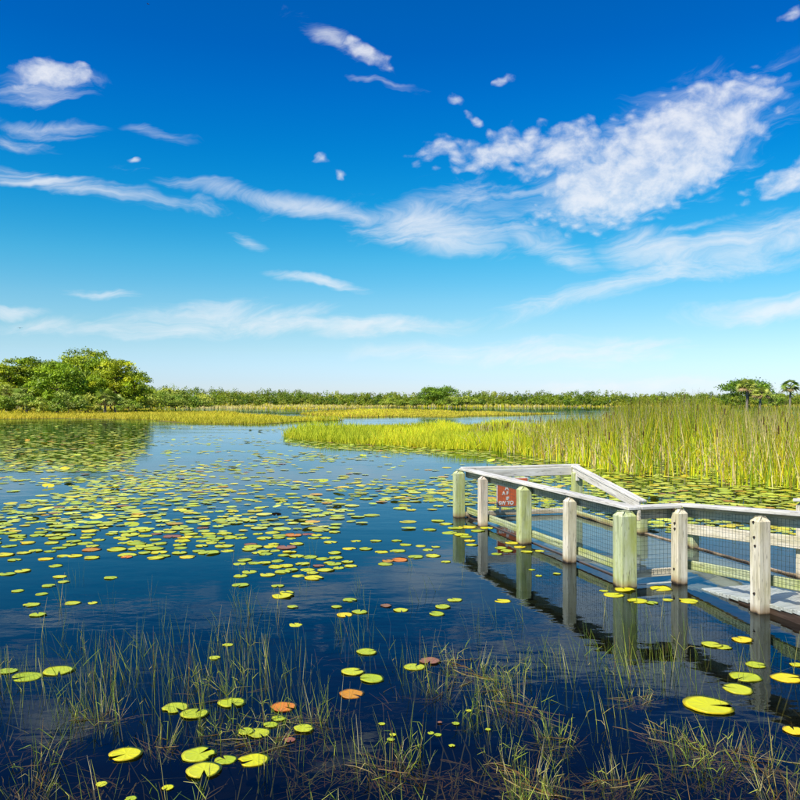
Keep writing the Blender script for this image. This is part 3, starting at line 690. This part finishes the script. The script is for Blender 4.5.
wire_panel(L(6.56, .765), L(7.95, .765), .15 + rise(6.5), RT - .04 + rise(6.5), .15 + rise(7.9), RT - .04 + rise(7.9))
# far end railing and the far handrail that slopes down into the water
board('rail_cap', L(-.03, .06, RT - .002), L(.06, 2.23, RT + .012), .14, .036, M_RAIL)
board('rail_board', L(.055, .13, RT - .092), L(.12, 2.06, RT - .08), .036, .14, M_RAIL)
board('bottom_board', L(.06, .09, .05), L(.14, 2.04, .06), .038, .09, M_WHITE)
board('rail_cap', L(.05, 2.12, RT + .014), L(2.40, 2.04, .490), .13, .036, M_RAIL)
board('rail_board', L(.13, 2.085, RT - .078), L(2.38, 2.0, .412), .036, .115, M_RAIL)
board('bottom_board', L(.24, 2.03, .05), L(2.2, 2.0, .03), .038, .08, M_GREEN)
board('rail_board', L(3.42, 2.045, .24), L(8.0, 2.045, .61), .036, .14, M_WHITE)
board('bracket', L(.30, 2.08, RT - .12), L(.30, 2.08, RT - .24), .06, .04, M_RAIL)
board('rail_cap', L(5.40, 2.12, .872), L(8.2, 2.12, .872 + .083 * 2.8), .14, .036, M_RAIL)
# edge beams and deck boards
def deck_z(s): return -.03 + .085 * max(0, s - 5.2)
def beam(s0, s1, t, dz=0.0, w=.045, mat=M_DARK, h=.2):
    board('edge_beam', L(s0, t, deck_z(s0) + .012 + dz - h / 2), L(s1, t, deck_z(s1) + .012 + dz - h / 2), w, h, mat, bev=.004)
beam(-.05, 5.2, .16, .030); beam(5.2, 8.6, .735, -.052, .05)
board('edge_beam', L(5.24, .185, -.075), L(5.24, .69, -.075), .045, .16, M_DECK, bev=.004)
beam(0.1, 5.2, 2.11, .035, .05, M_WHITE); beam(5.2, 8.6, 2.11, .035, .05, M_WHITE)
s = .0; k = 0
while s < 8.5:
    w = .138; near = .19 if s < 5.05 else .70
    o = board('plank', L(s + w / 2, near, deck_z(s + w / 2) - .02 + random.uniform(-.002, .002)), L(s + w / 2, 2.08, deck_z(s + w / 2) - .02), w, .036, M_DECK, bev=.003)
    s += w + .006

# the orange sign hung under the end rail
sg_p = L(.115, .92)
sign = empty('warning_sign', Vector((sg_p.x, sg_p.y, 0))); tag(sign, 'orange red sign with white lettering hung under the far end rail of the ramp', 'sign')
SX = (L(.13, 2.06) - L(.055, .08)).normalized(); SN = Vector((SX.y, -SX.x, 0))
def sboard(name, u0, u1, z0, z1, n0, n1, mat, parent=sign):
    c = sg_p + SX * (u0 + u1) / 2 + SN * (n0 + n1) / 2; c.z = (z0 + z1) / 2
    bm = bmesh.new(); bmesh.ops.create_cube(bm, size=1)
    for v in bm.verts: v.co = Vector((v.co.x * (u1 - u0), v.co.y * (n1 - n0), v.co.z * (z1 - z0)))
    me = bpy.data.meshes.new(name); bm.to_mesh(me); bm.free(); me.materials.append(mat)
    o = link(name, me, parent); mt = Matrix((SX, -SN, Vector((0, 0, 1)))).transposed().to_4x4(); mt.translation = c - sign.location; o.matrix_local = mt; return o
sboard('border', -.29, .29, .16, .665, .034, .044, M_SIGNW); sboard('panel', -.272, .272, .178, .648, .045, .052, M_SIGN)
sboard('bracket', -.235, -.205, 0.07, .665, .020, .033, M_SIGNW); sboard('bracket', .205, .235, .07, .665, .020, .033, M_SIGNW)
def lettering(txt, u, z, size):
    cu = bpy.data.curves.new('lettering', 'FONT'); cu.body = txt; cu.size = size; cu.extrude = .0015; cu.offset = .004; cu.align_x = 'LEFT'
    tmp = bpy.data.objects.new('tmp', cu); COL.objects.link(tmp); dg = bpy.context.evaluated_depsgraph_get()
    me = bpy.data.meshes.new_from_object(tmp.evaluated_get(dg)); bpy.data.objects.remove(tmp); me.materials.append(M_SIGNW)
    o = link('lettering', me, sign); mt = Matrix((SX, Vector((0, 0, 1)), SN)).transposed().to_4x4()
    c = sg_p + SX * u + SN * .054; c.z = z; mt.translation = c - sign.location; o.matrix_local = mt
lettering('A', -.14, .455, .095); lettering('A F', -.19, .375, .080); lettering('IF', -.12, .285, .075); lettering('SW TO', -.255, .205, .085)
lettering('I', .21, .205, .085)

# ------------------------------------------------------------------ lily pads
def pad_mesh(seed, mat, n=26, notch=.30):
    rs = random.Random(seed); V = [(0, 0, .002)]; C = [(0, .5, 0)]; F = []
    gap = notch * rs.uniform(.6, 1.4); ph = [rs.uniform(0, 6.28) for _ in range(3)]; curl = rs.uniform(0, 1); rag = rs.uniform(.012, .038); bite = 1 if rs.random() < .4 else 0
    rings = (.45, .8, 1.0, .99)
    for ri, r in enumerate(rings):
        for i in range(n):
            a = gap / 2 + (6.2832 - gap) * i / (n - 1)
            rr = r * (1 + .04 * math.sin(2 * a + ph[0]) + rag * math.sin(5 * a + ph[1]) + rag * .6 * math.sin(11 * a + ph[2]) - (.16 * bite if abs(a - ph[1]) < .22 else 0))
            if i in (0, n - 1): rr *= .97
            z = .004 + .006 * r * math.sin(3 * a + ph[2]) * r + (.03 * curl * max(0, math.sin(a + ph[0])) ** 3 if ri >= 2 else 0)
            if ri == 2: z += .006
            if ri == 3: z -= .009
            V.append((math.cos(a) * rr, math.sin(a) * rr, z)); C.append((min(1, r), 1.0 if i % 3 == 0 else 0.0, 0))
    for i in range(n - 1):
        F.append((0, 1 + i, 2 + i))
    F3 = F; F = []
    for ri in range(3):
        for i in range(n - 1):
            a = 1 + ri * n + i; F += [(a, a + n, a + n + 1), (a, a + n + 1, a + 1)]
    return mesh_np('lily_pad', V, F3 + F, mat, C, True)
PADS = {k: [pad_mesh(100 + 10 * j + i, m) for i in range(6 if k == 'g' else 3)] for j, (k, m) in enumerate(PADM.items())}
STEM_V, STEM_F = tube([Vector((0, 0, -.004)), Vector((.06, .10, -.22)), Vector((.05, .22, -.6))], [.006, .006, .007], 4)
M_STEM = flat_mat('pad_stem', (.16, .14, .03), .6)
stem_me = mesh_np('stem', [tuple(v) for v in STEM_V], STEM_F, M_STEM)
placed = []
def pad(x, y, rad, kind='g', label=None, group=None, tilt=0.0, stem=False, z=None):
    e = link('lily_pad', random.choice(PADS[kind]))
    e.location = (x, y, (.001 + .0014 * (len(placed) % 5)) if z is None else z)
    e.rotation_euler = (random.gauss(0, .012) + tilt, random.gauss(0, .012), random.uniform(0, 6.28)); e.scale = (rad, rad, min(1, rad * 3))
    tag(e, label, 'lily pad', group); placed.append((x, y, rad))
    if stem:
        st = link('stem', stem_me, e); st.scale = (1 / rad, 1 / rad, 1 / min(1, rad * 3)); st.rotation_euler.z = random.uniform(-.8, .8) - e.rotation_euler.z
    return e
NEAR = [  # px, py, width px, kind, label of those that stand out
 (8,671,20,'g','green pad cut by the left edge of the picture, first of a row of three'),(28,677,29,'g','green pad in the middle of the row of three at the left edge'),(59,671,29,'g','green pad ending the row of three at the left edge'),
 (32,605,16,'g',0),(38,615,16,'g',0),(73,603,16,'g',0),(93,603,10,'g',0),(176,708,28,'g','green pad touching another among the rushes at lower left'),(195,714,28,'g','green pad tucked against its neighbour among the rushes at lower left'),
 (126,755,32,'y','yellow green pad with browned orange rim alone on black water at lower left'),(102,784,12,'g',0),(131,799,12,'g',0),(168,788,12,'y','small ragged yellow pad near the bottom at lower left'),
 (199,755,34,'g','large green pad in the bottom cluster, behind the other large one'),(204,771,36,'g','largest green pad in the bottom left cluster'),(226,760,22,'g','smaller pad right of the two large ones at the bottom left'),
 (228,645,11,'g',0),(215,658,12,'g',0),(232,703,27,'g','green pad split by a deep notch behind a rush tuft at lower left'),(246,732,17,'g','small pad left of a crinkled green one at lower left'),(259,733,25,'g','crinkled green pad overlapping a smaller one at lower left'),
 (284,707,27,'o','dull orange pad left of centre among the rushes'),(271,725,15,'g',0),(279,719,14,'g',0),(304,729,21,'g','green pad right of the dull orange one'),(254,760,31,'y','yellow green pad with open notch at the bottom left of centre'),
 (290,740,13,'b','small russet pad in the debris below the dull orange one'),(367,652,21,'g','green pad, upper of three above the bright orange pad'),(353,672,23,'g','green pad on the left just above the bright orange pad'),(372,679,25,'g','green pad on the right just above the bright orange pad'),
 (352,694,26,'o','bright orange crumpled pad in the lower middle'),(382,724,7,'g',0),(393,735,7,'g',0),(391,740,8,'g',0),(293,607,11,'g',0),(296,625,14,'g',0),(345,615,17,'y','yellow pad with bitten rim beside a green one below the middle cluster'),
 (360,612,16,'g',0),(337,607,11,'g',0),(386,606,12,'b','small brown pad left of a green one in mid pond'),(401,610,16,'g',0),(415,667,22,'g','green pad beside a brown one in the lower middle'),(430,661,23,'b','brown dying pad beside a green one in the lower middle'),
 (437,614,16,'g',0),(443,607,16,'g',0),(503,601,16,'y','lone yellow pad floating right of the middle below the railing'),(455,600,15,'g',0),(469,711,6,'g',0),(456,724,8,'g',0),(440,723,5,'b',0),(431,733,7,'g',0),(438,735,8,'g',0),(452,746,7,'g',0),(488,730,6,'g',0),
 (709,706,48,'y','large yellow pad with orange edge at lower right, biggest of all'),(738,689,30,'g','green pad nearest the large yellow one at lower right'),(746,677,30,'g','green pad above another beside the nearest post reflection'),(756,665,20,'g','small pad lying over the nearest post reflection'),
 (743,640,21,'y','curled yellow pad left of the nearest post reflection'),(712,645,20,'g','left of two joined pads in front of the railing'),(723,647,17,'g','right of two joined pads in front of the railing'),(787,678,30,'y','yellow green pad cut by the right edge'),(797,665,14,'y',0),(794,731,22,'y','yellow pad at the right edge near the bottom'),
 (625,590,20,'y','yellow pad right at the foot of the thick corner post'),(614,595,20,'y','pad left in front of the thick corner post'),(604,591,9,'g',0),(638,601,20,'y','yellow pad right in front of the thick corner post'),(652,603,13,'g',0),(661,589,21,'y','pad between the thick corner post and the next post'),(689,601,20,'y','pad in front of the post right of the thick corner post'),(668,600,11,'g',0),
 (350,600,15,'g',0),(314,578,20,'y',0),(366,549,14,'g',0),(382,552,14,'y',0),(398,551,16,'g',0),(406,545,12,'g',0),(376,541,12,'g',0),(397,541,11,'g',0),(386,564,16,'g',0),(388,561,12,'o',0),(400,560,17,'o',0),(416,557,16,'g',0),(433,556,15,'g',0),(421,546,11,'g',0),(428,550,11,'g',0),(436,547,9,'g',0),(446,562,10,'g',0),
 (303,564,15,'g',0),(308,570,15,'g',0),(326,570,17,'g',0),(335,564,15,'g',0),(336,558,15,'g',0),(348,562,13,'g',0),(351,566,14,'g',0),(339,568,12,'g',0),(323,559,14,'g',0),(319,566,12,'b',0),(335,553,14,'g',0),(326,538,12,'g',0),(314,538,12,'g',0),
 (111,578,14,'g',0),(136,549,16,'g',0),(145,553,13,'g',0),(128,555,20,'g',0),(127,557,12,'o',0),(156,558,17,'y',0),(164,556,14,'g',0),(180,553,16,'g',0),(181,548,14,'g',0),(188,557,16,'y',0),(183,541,16,'y',0),(180,545,14,'g',0),(202,546,13,'g',0),(204,541,15,'g',0),(212,543,12,'g',0),(222,543,8,'g',0),(209,534,15,'g',0),(187,532,14,'g',0),(170,532,14,'g',0),(146,536,14,'g',0),(157,534,11,'b',0),(145,531,13,'y',0),(92,558,16,'y',0),(93,546,13,'g',0),(99,540,13,'g',0),(91,531,18,'y',0),(89,535,14,'g',0),(112,534,13,'g',0),(124,543,12,'g',0),(203,528,12,'b',0),
 (8,574,16,'g',0),(23,571,16,'g',0),(4,555,20,'y',0),(46,559,16,'y',0),(56,566,14,'g',0),(60,577,14,'g',0),(64,582,11,'g',0),(49,586,13,'g',0),(42,594,13,'g',0),(18,591,13,'g',0),(15,560,14,'g',0),(24,553,14,'g',0),(36,551,14,'g',0),(10,546,15,'g',0),(60,548,15,'g',0),(70,545,15,'g',0),(52,543,15,'g',0),(28,543,15,'y',0),(64,556,14,'g',0),
 (241,585,18,'g',0),(278,586,13,'g',0),(283,596,22,'y','yellow pad below the left of the middle cluster'),(287,593,15,'y',0),(250,572,16,'g',0),(241,576,15,'g',0),(268,575,16,'g',0),(283,572,17,'g',0),(265,563,14,'g',0),(255,563,14,'g',0),(245,560,15,'g',0),(276,567,15,'g',0),(287,566,15,'y',0),(292,570,14,'g',0),(299,576,13,'g',0),(266,554,14,'g',0),(257,553,11,'g',0),(290,552,14,'y',0),(297,544,15,'g',0),(240,564,13,'g',0),(278,561,13,'g',0),(330,563,13,'g',0),(313,573,13,'g',0),
 (462,535,16,'y',0),(468,527,18,'y',0),(456,528,16,'g',0),(450,533,16,'g',0),(478,531,14,'g',0),(470,541,12,'y',0),(487,528,14,'y',0),(472,545,12,'g',0),(446,524,14,'g',0),(438,521,14,'g',0),(430,530,13,'g',0),(520,547,12,'y',0),(512,543,14,'y',0),(501,548,13,'g',0),(507,551,13,'g',0),(527,552,12,'g',0),(540,551,10,'g',0),(497,554,11,'g',0),(532,570,7,'g',0),(539,576,7,'g',0),(557,574,8,'g',0),
]
LOOK = {'g': 'yellow green', 'y': 'yellowing', 'o': 'orange', 'b': 'withered brown'}
def pad_label(px, py, k):
    small = ''
    if py > 620: where = 'small and alone among the rushes in the ' + ('lower left' if px < 330 else 'lower middle' if px < 600 else 'lower right')
    elif px < 78: where = 'at the left edge' + (' below the dense raft' if py > 562 else ' in the front of the dense raft')
    elif px < 232: where = 'in the front rows of the left raft'
    elif px < 306: where = 'in the left half of the middle cluster' if py < 592 else 'just below the middle cluster'
    elif px < 362: where = 'in the right half of the middle cluster' if py < 592 else 'just below the right half of the middle cluster'
    elif px < 460: where = 'in the loose cluster left of the first railing post' if py < 580 else 'in open water between the middle cluster and the railing'
    elif px < 600: where = 'floating round the feet of the first railing posts'
    else: where = 'floating before the thick corner post'
    if py < 528: where = 'in the dense raft across the mid pond, ' + ('left third' if px < 200 else 'middle third' if px < 400 else 'nearest the railing' if px < 600 else 'behind the ramp')
    return LOOK[k] + ' lily pad ' + where, LOOK[k] + ' pads ' + where
for (px, py, w, k, lab) in NEAR:
    x, y = g(px, py); rad = w / 2 * y / 800
    grp = {'g': 'green lily pads', 'y': 'yellow lily pads', 'o': 'orange lily pads', 'b': 'brown lily pads'}[k]
    if not lab: lab, grp = pad_label(px, py, k)
    pad(x, y, rad, k, lab, grp, 0, py > 596)
# clusters further out: the nearest as single pads, the rest as one carpet
def pad_density(px, py):
    """share of water covered, by place on the pond"""
    x, y = g(px, py)
    n1 = float(vnoise(np.array([x + 400.]), np.array([y * .8 + 400]), 2.2, 21)[0]); n2 = float(vnoise(np.array([x + 400.]), np.array([y * .6 + 400]), 6.5, 22)[0])
    d = np.interp(py, [424, 432, 445, 462, 480, 500, 520, 540, 552, 562], [.45, .55, .55, .48, .34, .25, .15, .07, .03, .0])
    d *= np.clip((n1 - .36) * 2.5, .08 if py < 480 else .03, 1.4) * np.clip(.2 + 1.3 * n2, .3, 1.3)
    if px < 170 and 425 < py < 472: d = max(d, .70) if px < 150 - (py - 440) * .6 else d
    if py > 500 and px > 300: d *= np.interp(px, [300, 380, 420, 470], [1, .75, .8, 1.0])
    d *= .85
    return min(d, .85)
def in_ramp(x, y):
    v = Vector((x - OX, y - OY, 0)); s_, t_ = v.dot(D), v.dot(P_)
    return -.35 < s_ < 9 and -.28 < t_ < 2.4
cand = []
tries = 0
while tries < 60000:
    tries += 1
    py = 423.5 + 138 * random.random(); px = random.uniform(-70, 870)
    x, y = g(px, py)
    if in_ramp(x, y): continue
    right = px > 560 + (py - 470) * 1.0 if py > 455 else px > 470
    dens = pad_density(px, py)
    if px >= 490 and py < 450: continue
    edge = np.interp(px, [285, 300, 350, 400, 440, 490], [438, 441, 444.5, 447, 450, 451])
    if 285 < px < 490 and py < edge + 6:
        if py < edge - 3: continue
        dens = .75
    if px > 490 and py > 444: dens = .36 * np.clip((py - 450) / 10, 0, 1) * np.clip((530 - py) / 12 + (px - 600) / 200, 0, 1)
    rad = random.uniform(.07, .15)
    w = rad * 2 * 800 / y; ww = w * rad * 2 * 800 * EYE / y / y        # footprint in sight
    if random.random() < dens * 1.2: cand.append((y, x, rad))
# thin out overlaps on a grid
grid = {}; kept = []
for (x, y, r_) in placed: grid.setdefault((int(x / .4), int(y / .4)), []).append((x, y, r_))
for (y, x, r_) in sorted(cand, key=lambda c: random.random()):
    kx, ky = int(x / .4), int(y / .4); ok = True
    for i in (-1, 0, 1):
        for j in (-1, 0, 1):
            for (a, b_, c) in grid.get((kx + i, ky + j), ()):
                if (a - x) ** 2 + (b_ - y) ** 2 < ((c + r_) * .78) ** 2: ok = False; break
    if ok: grid.setdefault((kx, ky), []).append((x, y, r_)); kept.append((y, x, r_))
kept.sort()
n_single = max(0, 300 - len(placed))
for (y, x, r_) in kept[:n_single]:
    k = random.choices('gyob', [.82, .12, .03, .03])[0]
    lab, grp = pad_label(400 + 800 * x / y, 400 + 800 * EYE / y, k)
    pad(x, y, r_, k, lab, grp)
def pad_carpet(rest):
    n = 9; V = []; F = []; C = []
    N = len(rest); A = np.array(rest); y, x, r_ = A[:, 0], A[:, 1], A[:, 2]
    ph = U(0, 6.28, N); tilt = U(0, .05, N); ta = U(0, 6.28, N); cup = rng.random(N) < .05
    tilt[cup] = U(.1, .3, cup.sum())
    z0 = .004 + .002 * rng.integers(0, 5, N)
    cols = pick([(.50, .55, .04), (.58, .60, .08), (.70, .58, .03), (.38, .44, .04), (.36, .18, .06), (.66, .36, .04)], [.42, .24, .17, .13, .02, .02], N, .25)
    VV = np.zeros((N, n + 1, 3)); VV[:, 0] = np.stack([x, y, z0 + tilt * r_], 1)
    for i in range(n):
        a = ph + .2 + (6.2832 - .4) * i / (n - 1)
        VV[:, i + 1] = np.stack([x + np.cos(a) * r_, y + np.sin(a) * r_, z0 + tilt * r_ * (1 + np.cos(a - ta))], 1)
    idx = np.arange(N) * (n + 1)
    F = np.concatenate([np.stack([idx, idx + i + 1, idx + i + 2], 1) for i in range(n - 1)])
    CC = np.repeat(cols[:, None, :], n + 1, 1)
    tag(link('lily_pad_carpet', mesh_np('lily_pad_carpet', VV.reshape(-1, 3), F, M_PADCARPET, CC.reshape(-1, 3))), 'carpet of small distant lily pads spread over the far water', 'lily pads', None, 'stuff')
M_PADCARPET = foliage_mat('lily_pad_carpet', .1, .45, .35)
pad_carpet(kept[n_single:])

# ------------------------------------------------------------------ rushes in the foreground
def rush_mesh(seed, n, H, spread, kind):
    rs = random.Random(seed); V = []; F = []; C = []
    green = [(.22, .32, .03), (.34, .43, .04), (.48, .52, .06), (.15, .23, .04)]
    straw = [(.58, .50, .16), (.46, .38, .10), (.64, .58, .28), (.32, .19, .05)]
    def stem(p0, az, ln, lean, r, col, kink=None, tipc=1.15):
        path = []; d = Vector((math.cos(az) * lean, math.sin(az) * lean, 1)).normalized(); p = p0.copy(); ns = 5
        cv = Vector((math.cos(az), math.sin(az), 0)) * rs.uniform(0, .25) + Vector((rs.uniform(-.06, .06), rs.uniform(-.06, .06), 0))
        for i in range(ns + 1):
            path.append(p.copy())
            if kink is not None and i == kink:
                d = (d * .3 + Vector((math.cos(az + rs.uniform(-1, 1)), math.sin(az + rs.uniform(-1, 1)), rs.uniform(-.9, .1)))).normalized()
            d = (d + cv * .22).normalized(); p = p + d * ln / ns
        v, f = tube(path, [r * (1 - .8 * (i / ns) ** 1.4) for i in range(ns + 1)], 3); o = len(V)
        V.extend(v); F.extend([tuple(j + o for j in q) for q in f])
        for i in range(ns + 1):
            kk = .8 + (tipc - .8) * i / ns; C.extend([tuple(min(1, x * kk) for x in col)] * 3)
        return path
    for i in range(n):
        a = rs.uniform(0, 6.28); rr = spread * math.sqrt(rs.random()); p0 = Vector((math.cos(a) * rr, math.sin(a) * rr, -.12))
        dead = rs.random() < (.55 if kind == 'tussock' else .12); col = rs.choice(straw if dead else green)
        ln = H * rs.uniform(.45, 1.1) + .12
        lean = rs.uniform(.02, .35) if kind != 'tussock' else rs.uniform(.05, .7)
        if kind == 'thin': az = rs.gauss(2.6, 1.0)
        else: az = a + rs.uniform(-.6, .6)
        kink = rs.randint(2, 4) if rs.random() < (.12 if kind == 'thin' else .28) else None
        pth = stem(p0, az, ln, lean, rs.choice((.0013, .0017, .0022, .0036)) * (.8 if kind == 'thin' else 1), col, kink)
        if kind == 'leafy' or rs.random() < .12:
            for _ in range(rs.randint(1, 3)):
                q = pth[rs.randint(2, 4)]; stem(q, rs.uniform(0, 6.28), ln * rs.uniform(.2, .4), rs.uniform(.5, 1.4), .0026, rs.choice(green + straw[:2]), rs.choice([None, None, 2]), 1.3)
    if kind in ('tussock', 'leafy'):            # drowned dead stems floating round the foot
        for i in range(int(n * (1.1 if kind == 'tussock' else .6))):
            a = rs.uniform(0, 6.28); rr = spread * 2.0 * math.sqrt(rs.random()); p0 = Vector((math.cos(a) * rr, math.sin(a) * rr * .7, rs.uniform(-.07, .010)))
            az = rs.uniform(-.6, .6) + (3.14 if rs.random() < .5 else 0); path = []; p = p0.copy(); d = Vector((math.cos(az), math.sin(az), 0))
            for k in range(5):
                path.append(p.copy()); d = (d + Vector((rs.uniform(-.3, .3), rs.uniform(-.3, .3), rs.uniform(-.05, .06)))).normalized(); p = p + d * rs.uniform(.03, .075)
            v, f = tube(path, [.003, .0035, .003, .0025, .001], 3); o = len(V); V.extend(v); F.extend([tuple(j + o for j in q) for q in f])
            c = rs.choice([(.20, .10, .025), (.28, .17, .05), (.14, .09, .02), (.34, .26, .10)]); C.extend([c] * len(v))
    return mesh_np('rush_clump', [tuple(v) for v in V], F, M_RUSH, C, True)
RTHIN = [rush_mesh(200 + i, 10, .31, .18, 'thin') for i in range(6)]
RSPARSE = [rush_mesh(220 + i, 4, .28, .10, 'thin') for i in range(5)]
RLEAF = [rush_mesh(240 + i, 10, .22, .10, 'leafy') for i in range(5)]
RTUS = [rush_mesh(260 + i, 30, .18, .11, 'tussock') for i in range(4)]
def clump(mesh, px, py, k, label, group):
    x, y = g(px, py); o = link('rush_clump', mesh); o.location = (x, y, 0); o.rotation_euler.z = random.uniform(-.7, .7) if mesh in RTHIN or mesh in RSPARSE else random.uniform(0, 6.28)
    o.scale = (k, k, k * random.uniform(.85, 1.15)); tag(o, label, 'rushes', group); return o
TUS = [(470, 672, 1.1, 'straw coloured rush tussock right of the brown lily pad'), (440, 690, .9, 'rush tussock just left of another in the lower middle'), (518, 706, 1.1, 'pale tangled tussock in the lower middle, brightest of them'), (556, 742, .8, 'small tussock right of the lower middle'),
       (525, 782, 1.0, 'tussock with floating brown stems near the bottom, right of centre'), (668, 738, .8, 'broken rush tuft standing alone at lower right'), (724, 752, 1.1, 'dense straw tussock below the large yellow pad'), (765, 765, 1.2, 'wide tangle of brown stems at the right bottom'), (786, 795, 1.0, 'tussock in the lower right corner'),
       (268, 744, .9, 'brown tangle between the lily pads at lower left'), (100, 716, .9, 'drowned brown tangle among the thin rushes at left'), (386, 768, 1.0, 'green and straw tuft at the bottom centre'), (618, 782, .8, 'bent leafy tuft at the bottom right of centre'), (640, 700, .6, 'small pale tuft in front of the thick post reflection'),
       (160, 745, .8, 'rush tangle left of the two large pads at the bottom'), (310, 722, .7, 'thin brown raft right of the dull orange pad'), (30, 790, .8, 'pale tuft in the lower left corner')]
for i, (px, py, k, lab) in enumerate(TUS): clump(RTUS[i % 4], px, py, k, lab, 'rush tussocks')
TH = 'thin dark green rush clump'
SPZ = 'tuft of stray rush stems'
LF = 'leafy rush clump with side blades'
def zone(meshes, n, x0, x1, y0, y1, lab, group, k0=.8, k1=1.2):
    for _ in range(n):
        px, py = random.uniform(x0, x1), random.uniform(y0, y1)
        col_ = 'left quarter' if px < 200 else 'left middle' if px < 400 else 'right middle' if px < 600 else 'right quarter'
        row_ = 'open water beyond the big pads' if py < 655 else 'band level with the big pads' if py < 735 else 'bottom edge'
        where = '%s, %s' % (row_, col_)
        clump(random.choice(meshes), px, py, random.uniform(k0, k1), lab + ' at the ' + where if 'edge' in row_ else lab + ' in the ' + where, group + ', ' + where)
zone(RTHIN, 28, -10, 330, 668, 728, TH, 'thin rush clumps'); zone(RTHIN, 16, 60, 260, 640, 690, TH, 'thin rush clumps', .6, .9)
zone(RTHIN, 10, 400, 620, 650, 730, TH, 'thin rush clumps', .7, 1.0); zone(RTHIN, 8, 590, 720, 650, 690, TH, 'thin rush clumps', .8, 1.0)
zone(RTHIN, 11, 0, 800, 730, 850, TH, 'thin rush clumps', .7, 1.0)
zone(RSPARSE, 34, 0, 420, 600, 665, SPZ, 'sparse rush tufts', .7, 1.1); zone(RSPARSE, 26, 400, 700, 600, 690, SPZ, 'sparse rush tufts', .8, 1.2); zone(RSPARSE, 16, 60, 470, 555, 600, SPZ, 'sparse rush tufts', .7, 1.0); zone(RSPARSE, 10, 680, 800, 650, 760, SPZ, 'sparse rush tufts')
zone(RLEAF, 13, -10, 810, 735, 850, LF, 'leafy rush clumps'); zone(RLEAF, 5, 420, 560, 660, 730, LF, 'leafy rush clumps', .7, 1.0); zone(RLEAF, 5, 180, 300, 680, 760, LF, 'leafy rush clumps', .7, 1.0)

def submerged():
    n = 9000; px = U(-20, 820, n); py = U(640, 830, n); xy = to_ground(px, py)
    f = vnoise(xy[:, 0] + 50, xy[:, 1] * 1.3 + 50, .55, 61) * .6 + vnoise(xy[:, 0] + 50, xy[:, 1] + 50, 1.4, 62) * .4
    k = (f > .655) & (rng.random(n) < np.interp(py, [640, 700, 760], [.15, .7, 1])); xy = xy[k]; m_ = len(xy)
    base = np.column_stack([xy, U(-.12, -.015, m_)])
    cb = pick([(.26, .12, .02), (.34, .19, .035), (.18, .10, .015), (.28, .24, .04)], [.4, .25, .2, .15], m_)
    V, F, C = blades(base, U(.008, .03, m_), U(0, 6.28, m_), U(4, 11, m_), U(.003, .007, m_), U(-.9, .9, m_), cb, cb, 3, U(0, 1, m_), .4)
    V[:, 2] = np.minimum(V[:, 2], .006)
    tag(link('submerged_weed', mesh_np('submerged_weed', V, F, M_RUSH, C)), 'brown drowned weed tangled just under the water among the foreground rushes', 'weed', None, 'stuff')
submerged()

# ------------------------------------------------------------------ two birds far up
def bird(px, py, dist, span, label, rz):
    a = (px - 400) / 800; e = (400 - py) / 800; loc = Vector((a * dist, dist, EYE + e * dist))
    root = empty('bird', loc); root.rotation_euler.z = rz; tag(root, label, 'bird')
    bm = bmesh.new(); bmesh.ops.create_uvsphere(bm, u_segments=8, v_segments=6, radius=1)
    for v in bm.verts: v.co = Vector((v.co.x * span * .09, v.co.y * span * .24, v.co.z * span * .08))
    me = bpy.data.meshes.new('body'); bm.to_mesh(me); bm.free(); me.materials.append(M_BIRD); link('body', me, root)
    for sgn in (-1, 1):
        s_ = span * .5; V = [(0, .1 * span, 0), (0, -.1 * span, 0), (sgn * s_ * .5, .07 * span, .10 * span), (sgn * s_ * .5, -.08 * span, .10 * span), (sgn * s_, -.06 * span, .04 * span)]
        V += [(x, y, z - .012 * span) for x, y, z in V]
        F = [(0, 1, 3), (0, 3, 2), (2, 3, 4), (5, 8, 6), (5, 7, 8), (7, 9, 8), (0, 2, 5), (2, 7, 5), (1, 6, 3), (3, 6, 8), (2, 4, 7), (4, 9, 7), (3, 8, 4), (4, 8, 9)]
        link('wing', mesh_np('wing', V, F, M_BIRD), root)
bird(20, 328, 160, 1.0, 'small dark bird gliding low over the left grove', .4)
bird(148, 4, 130, .7, 'tiny bird high at the top left of the sky', 1.0)
